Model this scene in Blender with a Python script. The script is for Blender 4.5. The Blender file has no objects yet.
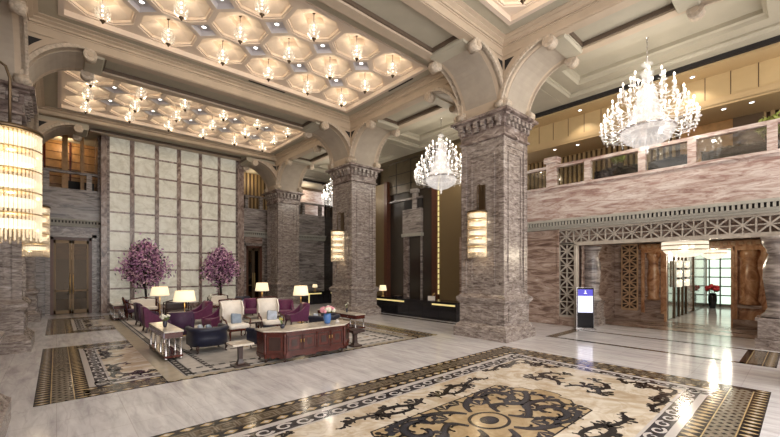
import bpy, math, random
from mathutils import Vector, Matrix
random.seed(7)
PI = math.pi
sc = bpy.context.scene
COL = sc.collection

# ------------------------------------------------------------------ materials
def new_mat(name):
    m = bpy.data.materials.new(name); m.use_nodes = True
    nt = m.node_tree; b = nt.nodes['Principled BSDF']
    return m, nt, b

def mat(name, col, rough=0.5, metal=0.0, emit=None, es=0.0, bump=0.0, bscale=60, var=0.0, sheen=0.0):
    m, nt, b = new_mat(name)
    b.inputs['Base Color'].default_value = (*col, 1)
    b.inputs['Roughness'].default_value = rough
    b.inputs['Metallic'].default_value = metal
    if sheen: b.inputs['Sheen Weight'].default_value = sheen
    if emit:
        b.inputs['Emission Color'].default_value = (*emit, 1)
        b.inputs['Emission Strength'].default_value = es
        m.cycles.emission_sampling = 'NONE'
    if var or bump:
        tc = nt.nodes.new('ShaderNodeTexCoord'); n = nt.nodes.new('ShaderNodeTexNoise')
        n.inputs['Scale'].default_value = bscale; n.inputs['Detail'].default_value = 4
        nt.links.new(tc.outputs['Object'], n.inputs['Vector'])
        if var:
            r = nt.nodes.new('ShaderNodeValToRGB')
            r.color_ramp.elements[0].position = 0.3; r.color_ramp.elements[1].position = 0.7
            r.color_ramp.elements[0].color = (*[c*(1-var) for c in col], 1)
            r.color_ramp.elements[1].color = (*[min(1, c*(1+var)) for c in col], 1)
            nt.links.new(n.outputs['Fac'], r.inputs['Fac']); nt.links.new(r.outputs['Color'], b.inputs['Base Color'])
        if bump:
            bp = nt.nodes.new('ShaderNodeBump'); bp.inputs['Strength'].default_value = bump; bp.inputs['Distance'].default_value = 0.02
            nt.links.new(n.outputs['Fac'], bp.inputs['Height']); nt.links.new(bp.outputs['Normal'], b.inputs['Normal'])
    return m

def marble(name, stops, scale=(1, 1, 1), nscale=1.0, detail=9, rough=0.25, dist=1.2, vein=None, vscale=2.0, vdist=6, joints=None, spec=0.5, rot=(0, 0, 0)):
    """layered stone: stretched noise through a ramp, thin wave veins on top, optional slab joints (tx, ty)"""
    m, nt, b = new_mat(name); L = nt.links.new
    tc = nt.nodes.new('ShaderNodeTexCoord'); mp = nt.nodes.new('ShaderNodeMapping')
    mp.inputs['Scale'].default_value = scale; mp.inputs['Rotation'].default_value = rot
    L(tc.outputs['Object'], mp.inputs['Vector'])
    n = nt.nodes.new('ShaderNodeTexNoise'); n.inputs['Scale'].default_value = nscale
    n.inputs['Detail'].default_value = detail; n.inputs['Roughness'].default_value = 0.62; n.inputs['Distortion'].default_value = dist
    L(mp.outputs['Vector'], n.inputs['Vector'])
    r = nt.nodes.new('ShaderNodeValToRGB'); cr = r.color_ramp
    while len(cr.elements) < len(stops): cr.elements.new(0.5)
    for e, (p, c) in zip(cr.elements, stops): e.position = p; e.color = (*c, 1)
    L(n.outputs['Fac'], r.inputs['Fac']); out = r.outputs['Color']
    if vein:
        w = nt.nodes.new('ShaderNodeTexNoise'); w.inputs['Scale'].default_value = vscale
        w.inputs['Detail'].default_value = 6; w.inputs['Distortion'].default_value = vdist * 0.3
        L(mp.outputs['Vector'], w.inputs['Vector'])
        a = nt.nodes.new('ShaderNodeMath'); a.operation = 'SUBTRACT'; a.inputs[1].default_value = 0.5; L(w.outputs['Fac'], a.inputs[0])
        ab = nt.nodes.new('ShaderNodeMath'); ab.operation = 'ABSOLUTE'; L(a.outputs[0], ab.inputs[0])
        vr = nt.nodes.new('ShaderNodeMapRange'); vr.inputs['From Min'].default_value = 0.0; vr.inputs['From Max'].default_value = 0.035
        vr.inputs['To Min'].default_value = vein[1]; vr.inputs['To Max'].default_value = 0.0; L(ab.outputs[0], vr.inputs['Value'])
        mx = nt.nodes.new('ShaderNodeMix'); mx.data_type = 'RGBA'; L(vr.outputs[0], mx.inputs[0]); L(out, mx.inputs[6])
        mx.inputs[7].default_value = (*vein[0], 1); out = mx.outputs[2]
    if joints:
        br = nt.nodes.new('ShaderNodeTexBrick'); br.offset = 0.0
        br.inputs['Color1'].default_value = (1, 1, 1, 1); br.inputs['Color2'].default_value = (0.94, 0.94, 0.94, 1)
        br.inputs['Mortar'].default_value = (0.80, 0.78, 0.77, 1); br.inputs['Scale'].default_value = 1
        br.inputs['Brick Width'].default_value = joints[0]; br.inputs['Row Height'].default_value = joints[1]; br.inputs['Mortar Size'].default_value = 0.006
        L(tc.outputs['Object'], br.inputs['Vector'])
        mu = nt.nodes.new('ShaderNodeMix'); mu.data_type = 'RGBA'; mu.blend_type = 'MULTIPLY'; mu.inputs[0].default_value = 1
        L(out, mu.inputs[6]); L(br.outputs['Color'], mu.inputs[7]); out = mu.outputs[2]
    L(out, b.inputs['Base Color']); b.inputs['Roughness'].default_value = rough
    b.inputs['Specular IOR Level'].default_value = spec
    return m

def crystal(name, col, es, clear=0.5, rough=0.1, gl=(0.5, 0.48, 0.45)):
    """lit cut glass: part clear, part glossy, and glowing with the bulbs in it"""
    m = bpy.data.materials.new(name); m.use_nodes = True; nt = m.node_tree; nt.nodes.clear(); L = nt.links.new
    o = nt.nodes.new('ShaderNodeOutputMaterial'); t = nt.nodes.new('ShaderNodeBsdfTransparent')
    g = nt.nodes.new('ShaderNodeBsdfGlossy'); g.inputs['Roughness'].default_value = rough; g.inputs['Color'].default_value = (*gl, 1)
    e = nt.nodes.new('ShaderNodeEmission'); e.inputs['Color'].default_value = (*col, 1); e.inputs['Strength'].default_value = es
    a = nt.nodes.new('ShaderNodeAddShader'); L(g.outputs[0], a.inputs[0]); L(e.outputs[0], a.inputs[1])
    mx = nt.nodes.new('ShaderNodeMixShader'); mx.inputs[0].default_value = 1 - clear
    L(t.outputs[0], mx.inputs[1]); L(a.outputs[0], mx.inputs[2]); L(mx.outputs[0], o.inputs['Surface'])
    m.cycles.emission_sampling = 'NONE'
    return m

M = {}
M['cream'] = mat('cream_stone', (0.49, 0.395, 0.295), 0.6, var=0.06, bscale=2.5)
M['cream2'] = mat('cream_carved', (0.50, 0.42, 0.33), 0.65, bump=0.8, bscale=14, var=0.25)
M['sage'] = mat('sage_plaster', (0.43, 0.395, 0.31), 0.6, var=0.05, bscale=2)
M['intrados'] = mat('taupe_intrados', (0.39, 0.335, 0.27), 0.6, var=0.08, bscale=3)
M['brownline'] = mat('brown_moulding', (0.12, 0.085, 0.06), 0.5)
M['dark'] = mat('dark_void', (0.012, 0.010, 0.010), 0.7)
M['coffer'] = mat('coffer_plaster', (0.78, 0.655, 0.53), 0.6, var=0.08, bscale=3)
M['cofferrim'] = mat('coffer_rim', (0.70, 0.59, 0.49), 0.5)
M['silver'] = mat('silver_leaf', (0.62, 0.59, 0.60), 0.4, 0.1)
M['lilac'] = marble('lilac_marble', [(0.27, (0.035, 0.024, 0.022)), (0.40, (0.145, 0.113, 0.098)), (0.50, (0.235, 0.195, 0.173)), (0.60, (0.33, 0.285, 0.255)), (0.74, (0.54, 0.49, 0.455))], (0.8, 0.8, 3.2), 4.4, 12, 0.25, 0.9, ((0.50, 0.45, 0.42), 0.4), 3.6)
M['lilacdark'] = marble('dark_lilac_marble', [(0.30, (0.04, 0.027, 0.025)), (0.46, (0.16, 0.12, 0.107)), (0.60, (0.30, 0.245, 0.22)), (0.72, (0.46, 0.41, 0.385))], (1, 1, 2.0), 2.2, 9, 0.25, 1.4)
M['pink'] = marble('pink_marble', [(0.28, (0.20, 0.115, 0.10)), (0.40, (0.36, 0.25, 0.22)), (0.50, (0.53, 0.43, 0.385)), (0.60, (0.64, 0.56, 0.52)), (0.72, (0.76, 0.70, 0.66))], (0.45, 0.45, 2.8), 2.3, 12, 0.2, 1.3, ((0.30, 0.15, 0.13), 0.55), 2.0)
M['brownm'] = marble('brown_marble', [(0.30, (0.10, 0.06, 0.047)), (0.45, (0.25, 0.17, 0.135)), (0.56, (0.39, 0.29, 0.24)), (0.70, (0.55, 0.46, 0.40))], (0.6, 0.6, 3.2), 1.4, 10, 0.25, 1.5, ((0.42, 0.34, 0.29), 0.5), 1.4)
M['greym'] = marble('grey_marble', [(0.30, (0.07, 0.06, 0.06)), (0.45, (0.20, 0.17, 0.16)), (0.58, (0.36, 0.32, 0.295)), (0.72, (0.53, 0.49, 0.46))], (0.5, 0.5, 3.0), 1.5, 10, 0.25, 1.5, ((0.55, 0.5, 0.47), 0.4), 1.5)
M['orange'] = marble('amber_stone', [(0.30, (0.17, 0.06, 0.025)), (0.46, (0.40, 0.19, 0.09)), (0.58, (0.55, 0.31, 0.165)), (0.72, (0.68, 0.48, 0.32))], (1.2, 1.2, 1.0), 1.8, 9, 0.3, 2.2)
M['lattice'] = mat('pale_lattice_stone', (0.40, 0.355, 0.30), 0.5, var=0.12, bscale=6)
M['latticewarm'] = mat('warm_lattice_stone', (0.52, 0.34, 0.20), 0.5, var=0.12, bscale=6)
M['cornice'] = mat('grey_green_cornice', (0.40, 0.385, 0.335), 0.5, var=0.08, bscale=4)
M['floor'] = marble('white_floor_marble', [(0.30, (0.46, 0.435, 0.45)), (0.45, (0.60, 0.58, 0.59)), (0.58, (0.68, 0.665, 0.67)), (0.72, (0.78, 0.765, 0.765))], (2.8, 0.45, 1), 1.8, 8, 0.115, 0.5, ((0.42, 0.39, 0.41), 0.35), 1.6, 2, joints=(0.8, 0.8))
M['field'] = marble('cream_field_marble', [(0.32, (0.46, 0.36, 0.245)), (0.46, (0.60, 0.51, 0.39)), (0.56, (0.70, 0.63, 0.52)), (0.70, (0.78, 0.72, 0.63))], (1.1, 1.1, 1), 1.3, 8, 0.11, 2.0, ((0.45, 0.34, 0.22), 0.5), 1.0)
M['panelgold'] = marble('tan_panel_marble', [(0.32, (0.34, 0.24, 0.125)), (0.5, (0.44, 0.33, 0.19)), (0.68, (0.54, 0.43, 0.27))], (1.4, 1.4, 1), 1.6, 8, 0.11, 2.0)
M['black'] = mat('black_inlay_marble', (0.018, 0.016, 0.017), 0.12)
M['slate'] = mat('slate_inlay_marble', (0.042, 0.042, 0.052), 0.14, var=0.3, bscale=3)
M['goldinlay'] = mat('gold_inlay_marble', (0.45, 0.33, 0.17), 0.14, var=0.15, bscale=8)
M['browninlay'] = mat('brown_inlay_marble', (0.115, 0.085, 0.055), 0.14, var=0.2, bscale=8)
M['greyinlay'] = mat('taupe_inlay_marble', (0.21, 0.175, 0.13), 0.14, var=0.15, bscale=8)
M['whiteinlay'] = mat('white_inlay_marble', (0.56, 0.52, 0.49), 0.12)
M['beigeband'] = mat('beige_band_marble', (0.40, 0.35, 0.27), 0.25, var=0.08, bscale=5)
M['onyx'] = marble('backlit_onyx', [(0.30, (0.46, 0.43, 0.34)), (0.5, (0.60, 0.575, 0.48)), (0.7, (0.68, 0.66, 0.57))], (1, 1, 1), 1.2, 6, 0.3, 2.5, ((0.44, 0.40, 0.30), 0.40), 0.7)
_b = M['onyx'].node_tree.nodes['Principled BSDF']; _l = _b.inputs['Base Color'].links[0].from_socket
M['onyx'].node_tree.links.new(_l, _b.inputs['Emission Color']); _b.inputs['Emission Strength'].default_value = 0.20
M['mullion'] = marble('mullion_marble', [(0.30, (0.08, 0.05, 0.043)), (0.45, (0.25, 0.18, 0.155)), (0.60, (0.40, 0.32, 0.28)), (0.72, (0.54, 0.47, 0.43))], (2, 2, 1.2), 1.6, 9, 0.25, 1.5)
M['goldwall'] = mat('gold_fabric_panel', (0.52, 0.385, 0.20), 0.55, var=0.06, bscale=2)
M['goldsoffit'] = mat('gold_soffit', (0.50, 0.36, 0.19), 0.5)
M['slatlight'] = mat('tan_slat', (0.40, 0.275, 0.13), 0.5)
M['slatdark'] = mat('dark_slat_wall', (0.10, 0.06, 0.03), 0.6)
M['olive'] = mat('olive_bronze_panel', (0.085, 0.062, 0.034), 0.28, 0.15, var=0.15, bscale=3)
M['darkglass'] = mat('dark_bronze_glass', (0.035, 0.026, 0.018), 0.12)
M['goldscreen'] = mat('gold_screen', (0.165, 0.115, 0.055), 0.4, 0.15, bump=0.3, bscale=40, var=0.15)
M['redwood'] = mat('red_brown_wood', (0.085, 0.026, 0.011), 0.35, var=0.2, bscale=9)
M['wood'] = mat('mahogany', (0.07, 0.014, 0.009), 0.25, var=0.35, bscale=7)
M['wooddark'] = mat('dark_walnut', (0.035, 0.015, 0.011), 0.3, var=0.3, bscale=9)
M['woodwarm'] = mat('amber_wood', (0.40, 0.215, 0.075), 0.4, var=0.2, bscale=5)
M['chrome'] = mat('polished_steel', (0.62, 0.60, 0.60), 0.18, 0.95)
M['bronze'] = mat('dark_bronze', (0.10, 0.065, 0.035), 0.35, 0.7)
M['brass'] = mat('brass', (0.50, 0.33, 0.13), 0.3, 0.9)
M['purple'] = mat('purple_velvet', (0.105, 0.010, 0.062), 0.6, var=0.2, bscale=14, sheen=0.12)
M['plum'] = mat('dark_plum_velvet', (0.040, 0.009, 0.042), 0.6, var=0.2, bscale=14, sheen=0.12)
M['navy'] = mat('navy_velvet', (0.009, 0.011, 0.030), 0.45, var=0.2, bscale=14, sheen=0.06)
M['ivory'] = mat('ivory_upholstery', (0.80, 0.745, 0.67), 0.7, var=0.05, bscale=10)
M['paleblue'] = mat('pale_blue_satin', (0.24, 0.30, 0.38), 0.45, var=0.2, bscale=8)
M['creamtop'] = marble('cream_table_marble', [(0.3, (0.48, 0.41, 0.32)), (0.5, (0.60, 0.54, 0.45)), (0.7, (0.70, 0.65, 0.57))], (2, 2, 2), 2.5, 6, 0.15, 1.5)
M['mauve'] = mat('mauve_drawer_front', (0.33, 0.27, 0.34), 0.3, 0.2)
M['shade'] = mat('lit_lamp_shade', (0.80, 0.70, 0.50), 0.8, emit=(1.0, 0.80, 0.50), es=0.62)
M['glow'] = mat('warm_glow', (1, 0.9, 0.6), 0.5, emit=(1.0, 0.78, 0.42), es=2.2)
M['strip'] = mat('desk_light_strip', (0.8, 0.7, 0.3), 0.5, emit=(1.0, 0.80, 0.34), es=0.40)
M['bulb'] = mat('lit_bulb', (1, 0.95, 0.85), 0.4, emit=(1.0, 0.90, 0.74), es=3.5)
M['led'] = mat('lit_downlight', (1, 1, 1), 0.4, emit=(1.0, 0.95, 0.88), es=5.0)
M['blackgloss'] = mat('black_lacquer', (0.010, 0.010, 0.013), 0.14)
M['glassgreen'] = mat('lit_green_glass', (0.6, 0.75, 0.62), 0.2, emit=(0.80, 1.0, 0.84), es=0.75)
M['irongreen'] = mat('dark_grid_metal', (0.09, 0.095, 0.075), 0.4, 0.4)
M['mirror'] = mat('vestibule_mirror', (0.36, 0.35, 0.31), 0.10, 0.6)
M['leaf'] = mat('leaf_green', (0.11, 0.15, 0.035), 0.6)
M['leafdark'] = mat('dark_foliage', (0.025, 0.030, 0.018), 0.7)
M['blossom'] = mat('mauve_blossom', (0.52, 0.25, 0.45), 0.6)
M['blossompale'] = mat('pale_pink_blossom', (0.80, 0.54, 0.66), 0.6)
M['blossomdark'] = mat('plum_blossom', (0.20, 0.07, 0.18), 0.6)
M['pinkflower'] = mat('pink_rose_petal', (0.68, 0.30, 0.36), 0.6)
M['whiteflower'] = mat('white_petal', (0.72, 0.70, 0.58), 0.6)
M['redflower'] = mat('red_petal', (0.45, 0.025, 0.03), 0.6)
M['bluevase'] = mat('blue_glazed_vase', (0.07, 0.17, 0.42), 0.25)
M['trunk'] = mat('dark_trunk', (0.02, 0.014, 0.011), 0.8)
M['crystal'] = crystal('lit_crystal', (1.0, 0.92, 0.84), 0.50, 0.55)
M['crystalsoft'] = crystal('lit_crystal_bowl', (1.0, 0.93, 0.88), 0.50, 0.55)
M['rod'] = crystal('crystal_rod', (1.0, 0.72, 0.45), 0.06, 0.55, 0.2, (0.46, 0.38, 0.27))
M['rodlit'] = mat('sconce_light_ring', (1, 0.9, 0.7), 0.4, emit=(1.0, 0.86, 0.62), es=1.5)
M['pend'] = crystal('lit_pendant_crystal', (1.0, 0.86, 0.64), 0.42, 0.62)
M['drum'] = crystal('lit_drum_crystal', (1.0, 0.86, 0.66), 0.80, 0.30)
M['screenblue'] = mat('kiosk_screen_blue', (0.03, 0.03, 0.3), 0.3, emit=(0.10, 0.08, 0.50), es=0.6)
M['screenwhite'] = mat('kiosk_screen_white', (0.6, 0.6, 0.7), 0.3, emit=(0.66, 0.68, 0.90), es=0.85)
M['carpet'] = mat('grey_carpet', (0.33, 0.315, 0.30), 0.9, var=0.18, bscale=3)
M['carpetpale'] = mat('pale_carpet', (0.47, 0.44, 0.41), 0.9, var=0.1, bscale=6)
M['carpetdark'] = mat('charcoal_carpet', (0.030, 0.027, 0.027), 0.9)
def glass_mat():
    m = bpy.data.materials.new('clear_balcony_glass'); m.use_nodes = True; nt = m.node_tree; nt.nodes.clear(); L = nt.links.new
    o = nt.nodes.new('ShaderNodeOutputMaterial'); t = nt.nodes.new('ShaderNodeBsdfTransparent'); g = nt.nodes.new('ShaderNodeBsdfGlossy')
    t.inputs['Color'].default_value = (0.86, 0.88, 0.86, 1); g.inputs['Roughness'].default_value = 0.03
    mx = nt.nodes.new('ShaderNodeMixShader'); mx.inputs[0].default_value = 0.12
    L(t.outputs[0], mx.inputs[1]); L(g.outputs[0], mx.inputs[2]); L(mx.outputs[0], o.inputs['Surface']); return m
M['glass'] = glass_mat()

# ------------------------------------------------------------------ mesh builder
class MB:
    def __init__(s): s.v = []; s.f = []; s.m = []; s.s = []; s.mats = []
    def mi(s, m):
        if m not in s.mats: s.mats.append(m)
        return s.mats.index(m)
    def raw(s, vs, fs, m, smooth=False):
        o = len(s.v); s.v += [tuple(v) for v in vs]; k = s.mi(m)
        for f in fs: s.f.append(tuple(i + o for i in f)); s.m.append(k); s.s.append(smooth)
        return s
    def box(s, x0, x1, y0, y1, z0, z1, m):
        v = [(x, y, z) for z in (z0, z1) for (x, y) in ((x0, y0), (x1, y0), (x1, y1), (x0, y1))]
        return s.raw(v, [(3, 2, 1, 0), (4, 5, 6, 7), (0, 1, 5, 4), (1, 2, 6, 5), (2, 3, 7, 6), (3, 0, 4, 7)], m)
    def obox(s, p, q, w, h, m, up=(0, 0, 1)):
        p = Vector(p); q = Vector(q); d = (q - p).normalized(); u = Vector(up); a = d.cross(u)
        if a.length < 1e-5: a = d.cross(Vector((1, 0, 0)))
        a.normalize(); u = a.cross(d); v = []
        for c in (p, q):
            for i, j in ((-1, -1), (1, -1), (1, 1), (-1, 1)): v.append(c + a * (i * w / 2) + u * (j * h / 2))
        return s.raw(v, [(0, 1, 2, 3), (7, 6, 5, 4), (0, 4, 5, 1), (1, 5, 6, 2), (2, 6, 7, 3), (3, 7, 4, 0)], m)
    def lathe(s, prof, m, c=(0, 0, 0), n=16, a0=0, a1=2 * PI, smooth=True, sq=None):
        full = abs(a1 - a0 - 2 * PI) < 1e-6; k = n if full else n + 1; v = []; f = []
        for r, z in prof:
            for i in range(k):
                a = a0 + (a1 - a0) * i / n
                v.append((c[0] + r * math.cos(a), c[1] + r * math.sin(a), c[2] + z))
        for j in range(len(prof) - 1):
            for i in range(n):
                i2 = (i + 1) % k
                f.append((j * k + i, j * k + i2, (j + 1) * k + i2, (j + 1) * k + i))
        if full:
            if prof[0][0] > 1e-4: f.append(tuple(range(k - 1, -1, -1)))
            if prof[-1][0] > 1e-4: f.append(tuple((len(prof) - 1) * k + i for i in range(k)))
        return s.raw(v, f, m, smooth)
    def sqlathe(s, prof, m, c=(0, 0), ax=1.0, ay=1.0):
        """rectangular mouldings stacked up: prof = (half size offset, z)"""
        v = []; f = []
        for r, z in prof:
            x, y = ax + r, ay + r
            v += [(c[0] - x, c[1] - y, z), (c[0] + x, c[1] - y, z), (c[0] + x, c[1] + y, z), (c[0] - x, c[1] + y, z)]
        for j in range(len(prof) - 1):
            for i in range(4):
                i2 = (i + 1) % 4; f.append((j * 4 + i, j * 4 + i2, j * 4 + 4 + i2, j * 4 + 4 + i))
        f.append((3, 2, 1, 0)); n = (len(prof) - 1) * 4; f.append((n, n + 1, n + 2, n + 3))
        return s.raw(v, f, m)
    def tube(s, pts, r, m, n=6, smooth=True):
        pts = [Vector(p) for p in pts]; rs = r if isinstance(r, (list, tuple)) else [r] * len(pts); v = []; f = []
        pa = None
        for i, p in enumerate(pts):
            d = (pts[min(i + 1, len(pts) - 1)] - pts[max(i - 1, 0)]).normalized()
            if pa is None: pa = d.cross(Vector((0, 0, 1)) if abs(d.z) < 0.9 else Vector((1, 0, 0))).normalized()
            else: pa = (pa - d * pa.dot(d)).normalized()
            b = d.cross(pa)
            for k in range(n):
                a = 2 * PI * k / n; v.append(p + (pa * math.cos(a) + b * math.sin(a)) * rs[i])
        for i in range(len(pts) - 1):
            for k in range(n):
                k2 = (k + 1) % n; f.append((i * n + k, i * n + k2, i * n + n + k2, i * n + n + k))
        f.append(tuple(range(n - 1, -1, -1))); f.append(tuple((len(pts) - 1) * n + k for k in range(n)))
        return s.raw(v, f, m, smooth)
    def prism(s, poly, axis, a, b, m, smooth=False):
        """poly in the plane across axis ('x': (y,z), 'y': (x,z), 'z': (x,y)), pushed from a to b"""
        def P(u, w, t): return {'x': (t, u, w), 'y': (u, t, w), 'z': (u, w, t)}[axis]
        n = len(poly); v = [P(*p, a) for p in poly] + [P(*p, b) for p in poly]
        f = [tuple(range(n - 1, -1, -1)), tuple(range(n, 2 * n))]
        s.raw(v, f, m); k = len(s.v) - 2 * n
        kk = s.mi(m)
        for i in range(n):
            i2 = (i + 1) % n; s.f.append((k + i, k + i2, k + n + i2, k + n + i)); s.m.append(kk); s.s.append(smooth)
        return s
    def cush(s, cx, cy, cz, sx, sy, sz, r, m, n=4, rot=None, puff=0.0):
        """soft rounded block"""
        h = Vector((sx / 2, sy / 2, sz / 2)); r = min(r, *h); vs = []; fs = []
        def pt(p):
            q = Vector([max(-(h[i] - r), min(h[i] - r, p[i])) for i in range(3)]); d = p - q
            if d.length > 1e-6: d = d.normalized() * r
            w = q + d
            if puff: w.z *= 1 + puff * (1 - (w.x / h.x) ** 2) * (1 - (w.y / h.y) ** 2)
            if rot: w = rot @ w
            return (w.x + cx, w.y + cy, w.z + cz)
        g = []
        for i in range(3):
            t = [-h[i], -h[i] + r * 0.45, -h[i] + r] + [(-h[i] + r) + (2 * h[i] - 2 * r) * k / n for k in range(1, n)] + [h[i] - r, h[i] - r * 0.45, h[i]]
            g.append(t)
        for ax in range(3):
            u, w = (ax + 1) % 3, (ax + 2) % 3
            for sg in (-1, 1):
                o = len(vs); A, B = g[u], g[w]
                for a in A:
                    for b in B:
                        p = Vector((0, 0, 0)); p[ax] = sg * h[ax]; p[u] = a; p[w] = b; vs.append(pt(p))
                for i in range(len(A) - 1):
                    for j in range(len(B) - 1):
                        q = (o + i * len(B) + j, o + (i + 1) * len(B) + j, o + (i + 1) * len(B) + j + 1, o + i * len(B) + j + 1)
                        fs.append(q if sg > 0 else q[::-1])
        return s.raw(vs, fs, m, True)
    def ball(s, c, r, m, n=8, sz=1.0):
        k = max(4, n // 2 + 1)
        return s.lathe([(r * math.sin(PI * i / k), -r * sz * math.cos(PI * i / k)) for i in range(k + 1)], m, c, n)
    def build(s, name, parent=None):
        me = bpy.data.meshes.new(name); me.from_pydata(s.v, [], s.f)
        for m in s.mats: me.materials.append(M[m])
        me.polygons.foreach_set('material_index', s.m); me.polygons.foreach_set('use_smooth', s.s); me.update()
        o = bpy.data.objects.new(name, me); COL.objects.link(o)
        if parent: o.parent = parent
        return o

def tag(o, label=None, cat=None, group=None, kind=None):
    if label: o['label'] = label
    if cat: o['category'] = cat
    if group: o['group'] = group
    if kind: o['kind'] = kind
    return o
def thing(name, label, cat, loc=(0, 0, 0), rz=0, group=None):
    o = bpy.data.objects.new(name, None); COL.objects.link(o); o.empty_display_size = 0.1
    o.location = loc; o.rotation_euler = (0, 0, rz)
    return tag(o, label, cat, group)
KIDS = {}
def dup(root, loc, rz=None, label=None, group=None, scale=None):
    def cp(o, par):
        c = o.copy(); COL.objects.link(c)
        if par: c.parent = par
        for ch in list(o.children): cp(ch, c)
        return c
    r = cp(root, None); r.location = loc
    if rz is not None: r.rotation_euler = (0, 0, rz)
    if label: r['label'] = label
    if group: r['group'] = group
    if scale: r.scale = scale
    return r
def struct(name, mb, label=None, cat=None):
    o = mb.build(name); o['kind'] = 'structure'
    if label: o['label'] = label
    if cat: o['category'] = cat
    return o
def light(name, kind, loc, energy, col=(1, 0.82, 0.6), size=0.1, rot=None, spot=None, blend=0.6, parent=None):
    l = bpy.data.lights.new(name, kind); l.energy = energy; l.color = col
    if kind in ('POINT', 'SPOT'): l.shadow_soft_size = size
    if kind == 'SPOT': l.spot_size = spot or 1.2; l.spot_blend = blend
    if kind == 'AREA': l.size = size
    o = bpy.data.objects.new(name, l); COL.objects.link(o); o.location = loc
    if rot: o.rotation_euler = rot
    if parent: o.parent = parent
    return o
PEND_W, SPOT_W, AISLE_W, CH_W, SC_W, LAMP_W, WORLD, EXPOSURE = 15, 90, 100, 95, 3.6, 5, 2.7, 0.58
M['darkvase'] = mat('dark_glass_vase', (0.03, 0.03, 0.045), 0.2)
M['bluewhite'] = mat('blue_white_satin', (0.42, 0.47, 0.56), 0.5, var=0.25, bscale=9)
M['brightleaf'] = mat('bright_leaf', (0.16, 0.26, 0.05), 0.6)
M['limeflower'] = mat('lime_petal', (0.45, 0.42, 0.10), 0.6)
# ------------------------------------------------------------------ plan (metres-like units, camera at x=0 y=0)
ROWS = (-0.85, 6.88, 14.68, 22.30)          # column rows along y
CX, DX = 10.80, -1.40                        # right and left colonnade centres
HX, HY = 0.70, 0.78                          # shaft half sizes
ZC, ZS, ZK = 7.02, 8.55, 9.05                # capital top, beam soffit, coffer frame

# ---- floor
fl = MB(); fl.box(-6, 30, -3, 27, -0.2, 0, 'floor'); struct('floor', fl, 'polished pale marble floor of the lobby')

def quad(mb, pts, z, m): mb.raw([(x, y, z) for x, y in pts], [tuple(range(len(pts)))], m)
def rect(mb, x0, x1, y0, y1, z, m): quad(mb, [(x0, y0), (x1, y0), (x1, y1), (x0, y1)], z, m)
def ribbon(mb, pts, w, z, m, taper=True):
    """flat stroke of varying width, rounded ends"""
    n = len(pts); L, R = [], []
    for i, p in enumerate(pts):
        a = pts[max(0, i - 1)]; b = pts[min(n - 1, i + 1)]
        dx, dy = b[0] - a[0], b[1] - a[1]; l = math.hypot(dx, dy) or 1; nx, ny = -dy / l, dx / l
        ww = w[i] if isinstance(w, (list, tuple)) else w
        L.append((p[0] + nx * ww, p[1] + ny * ww)); R.append((p[0] - nx * ww, p[1] - ny * ww))
    v = [(x, y, z) for x, y in L + R]
    mb.raw(v, [(i + n, i + n + 1, i + 1, i) for i in range(n - 1)], m)
def disc(mb, c, rx, ry, z, m, rot=0, n=14):
    ca, sa = math.cos(rot), math.sin(rot)
    quad(mb, [(c[0] + rx * math.cos(t) * ca - ry * math.sin(t) * sa, c[1] + rx * math.cos(t) * sa + ry * math.sin(t) * ca) for t in [2 * PI * i / n for i in range(n)]], z, m)

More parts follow.
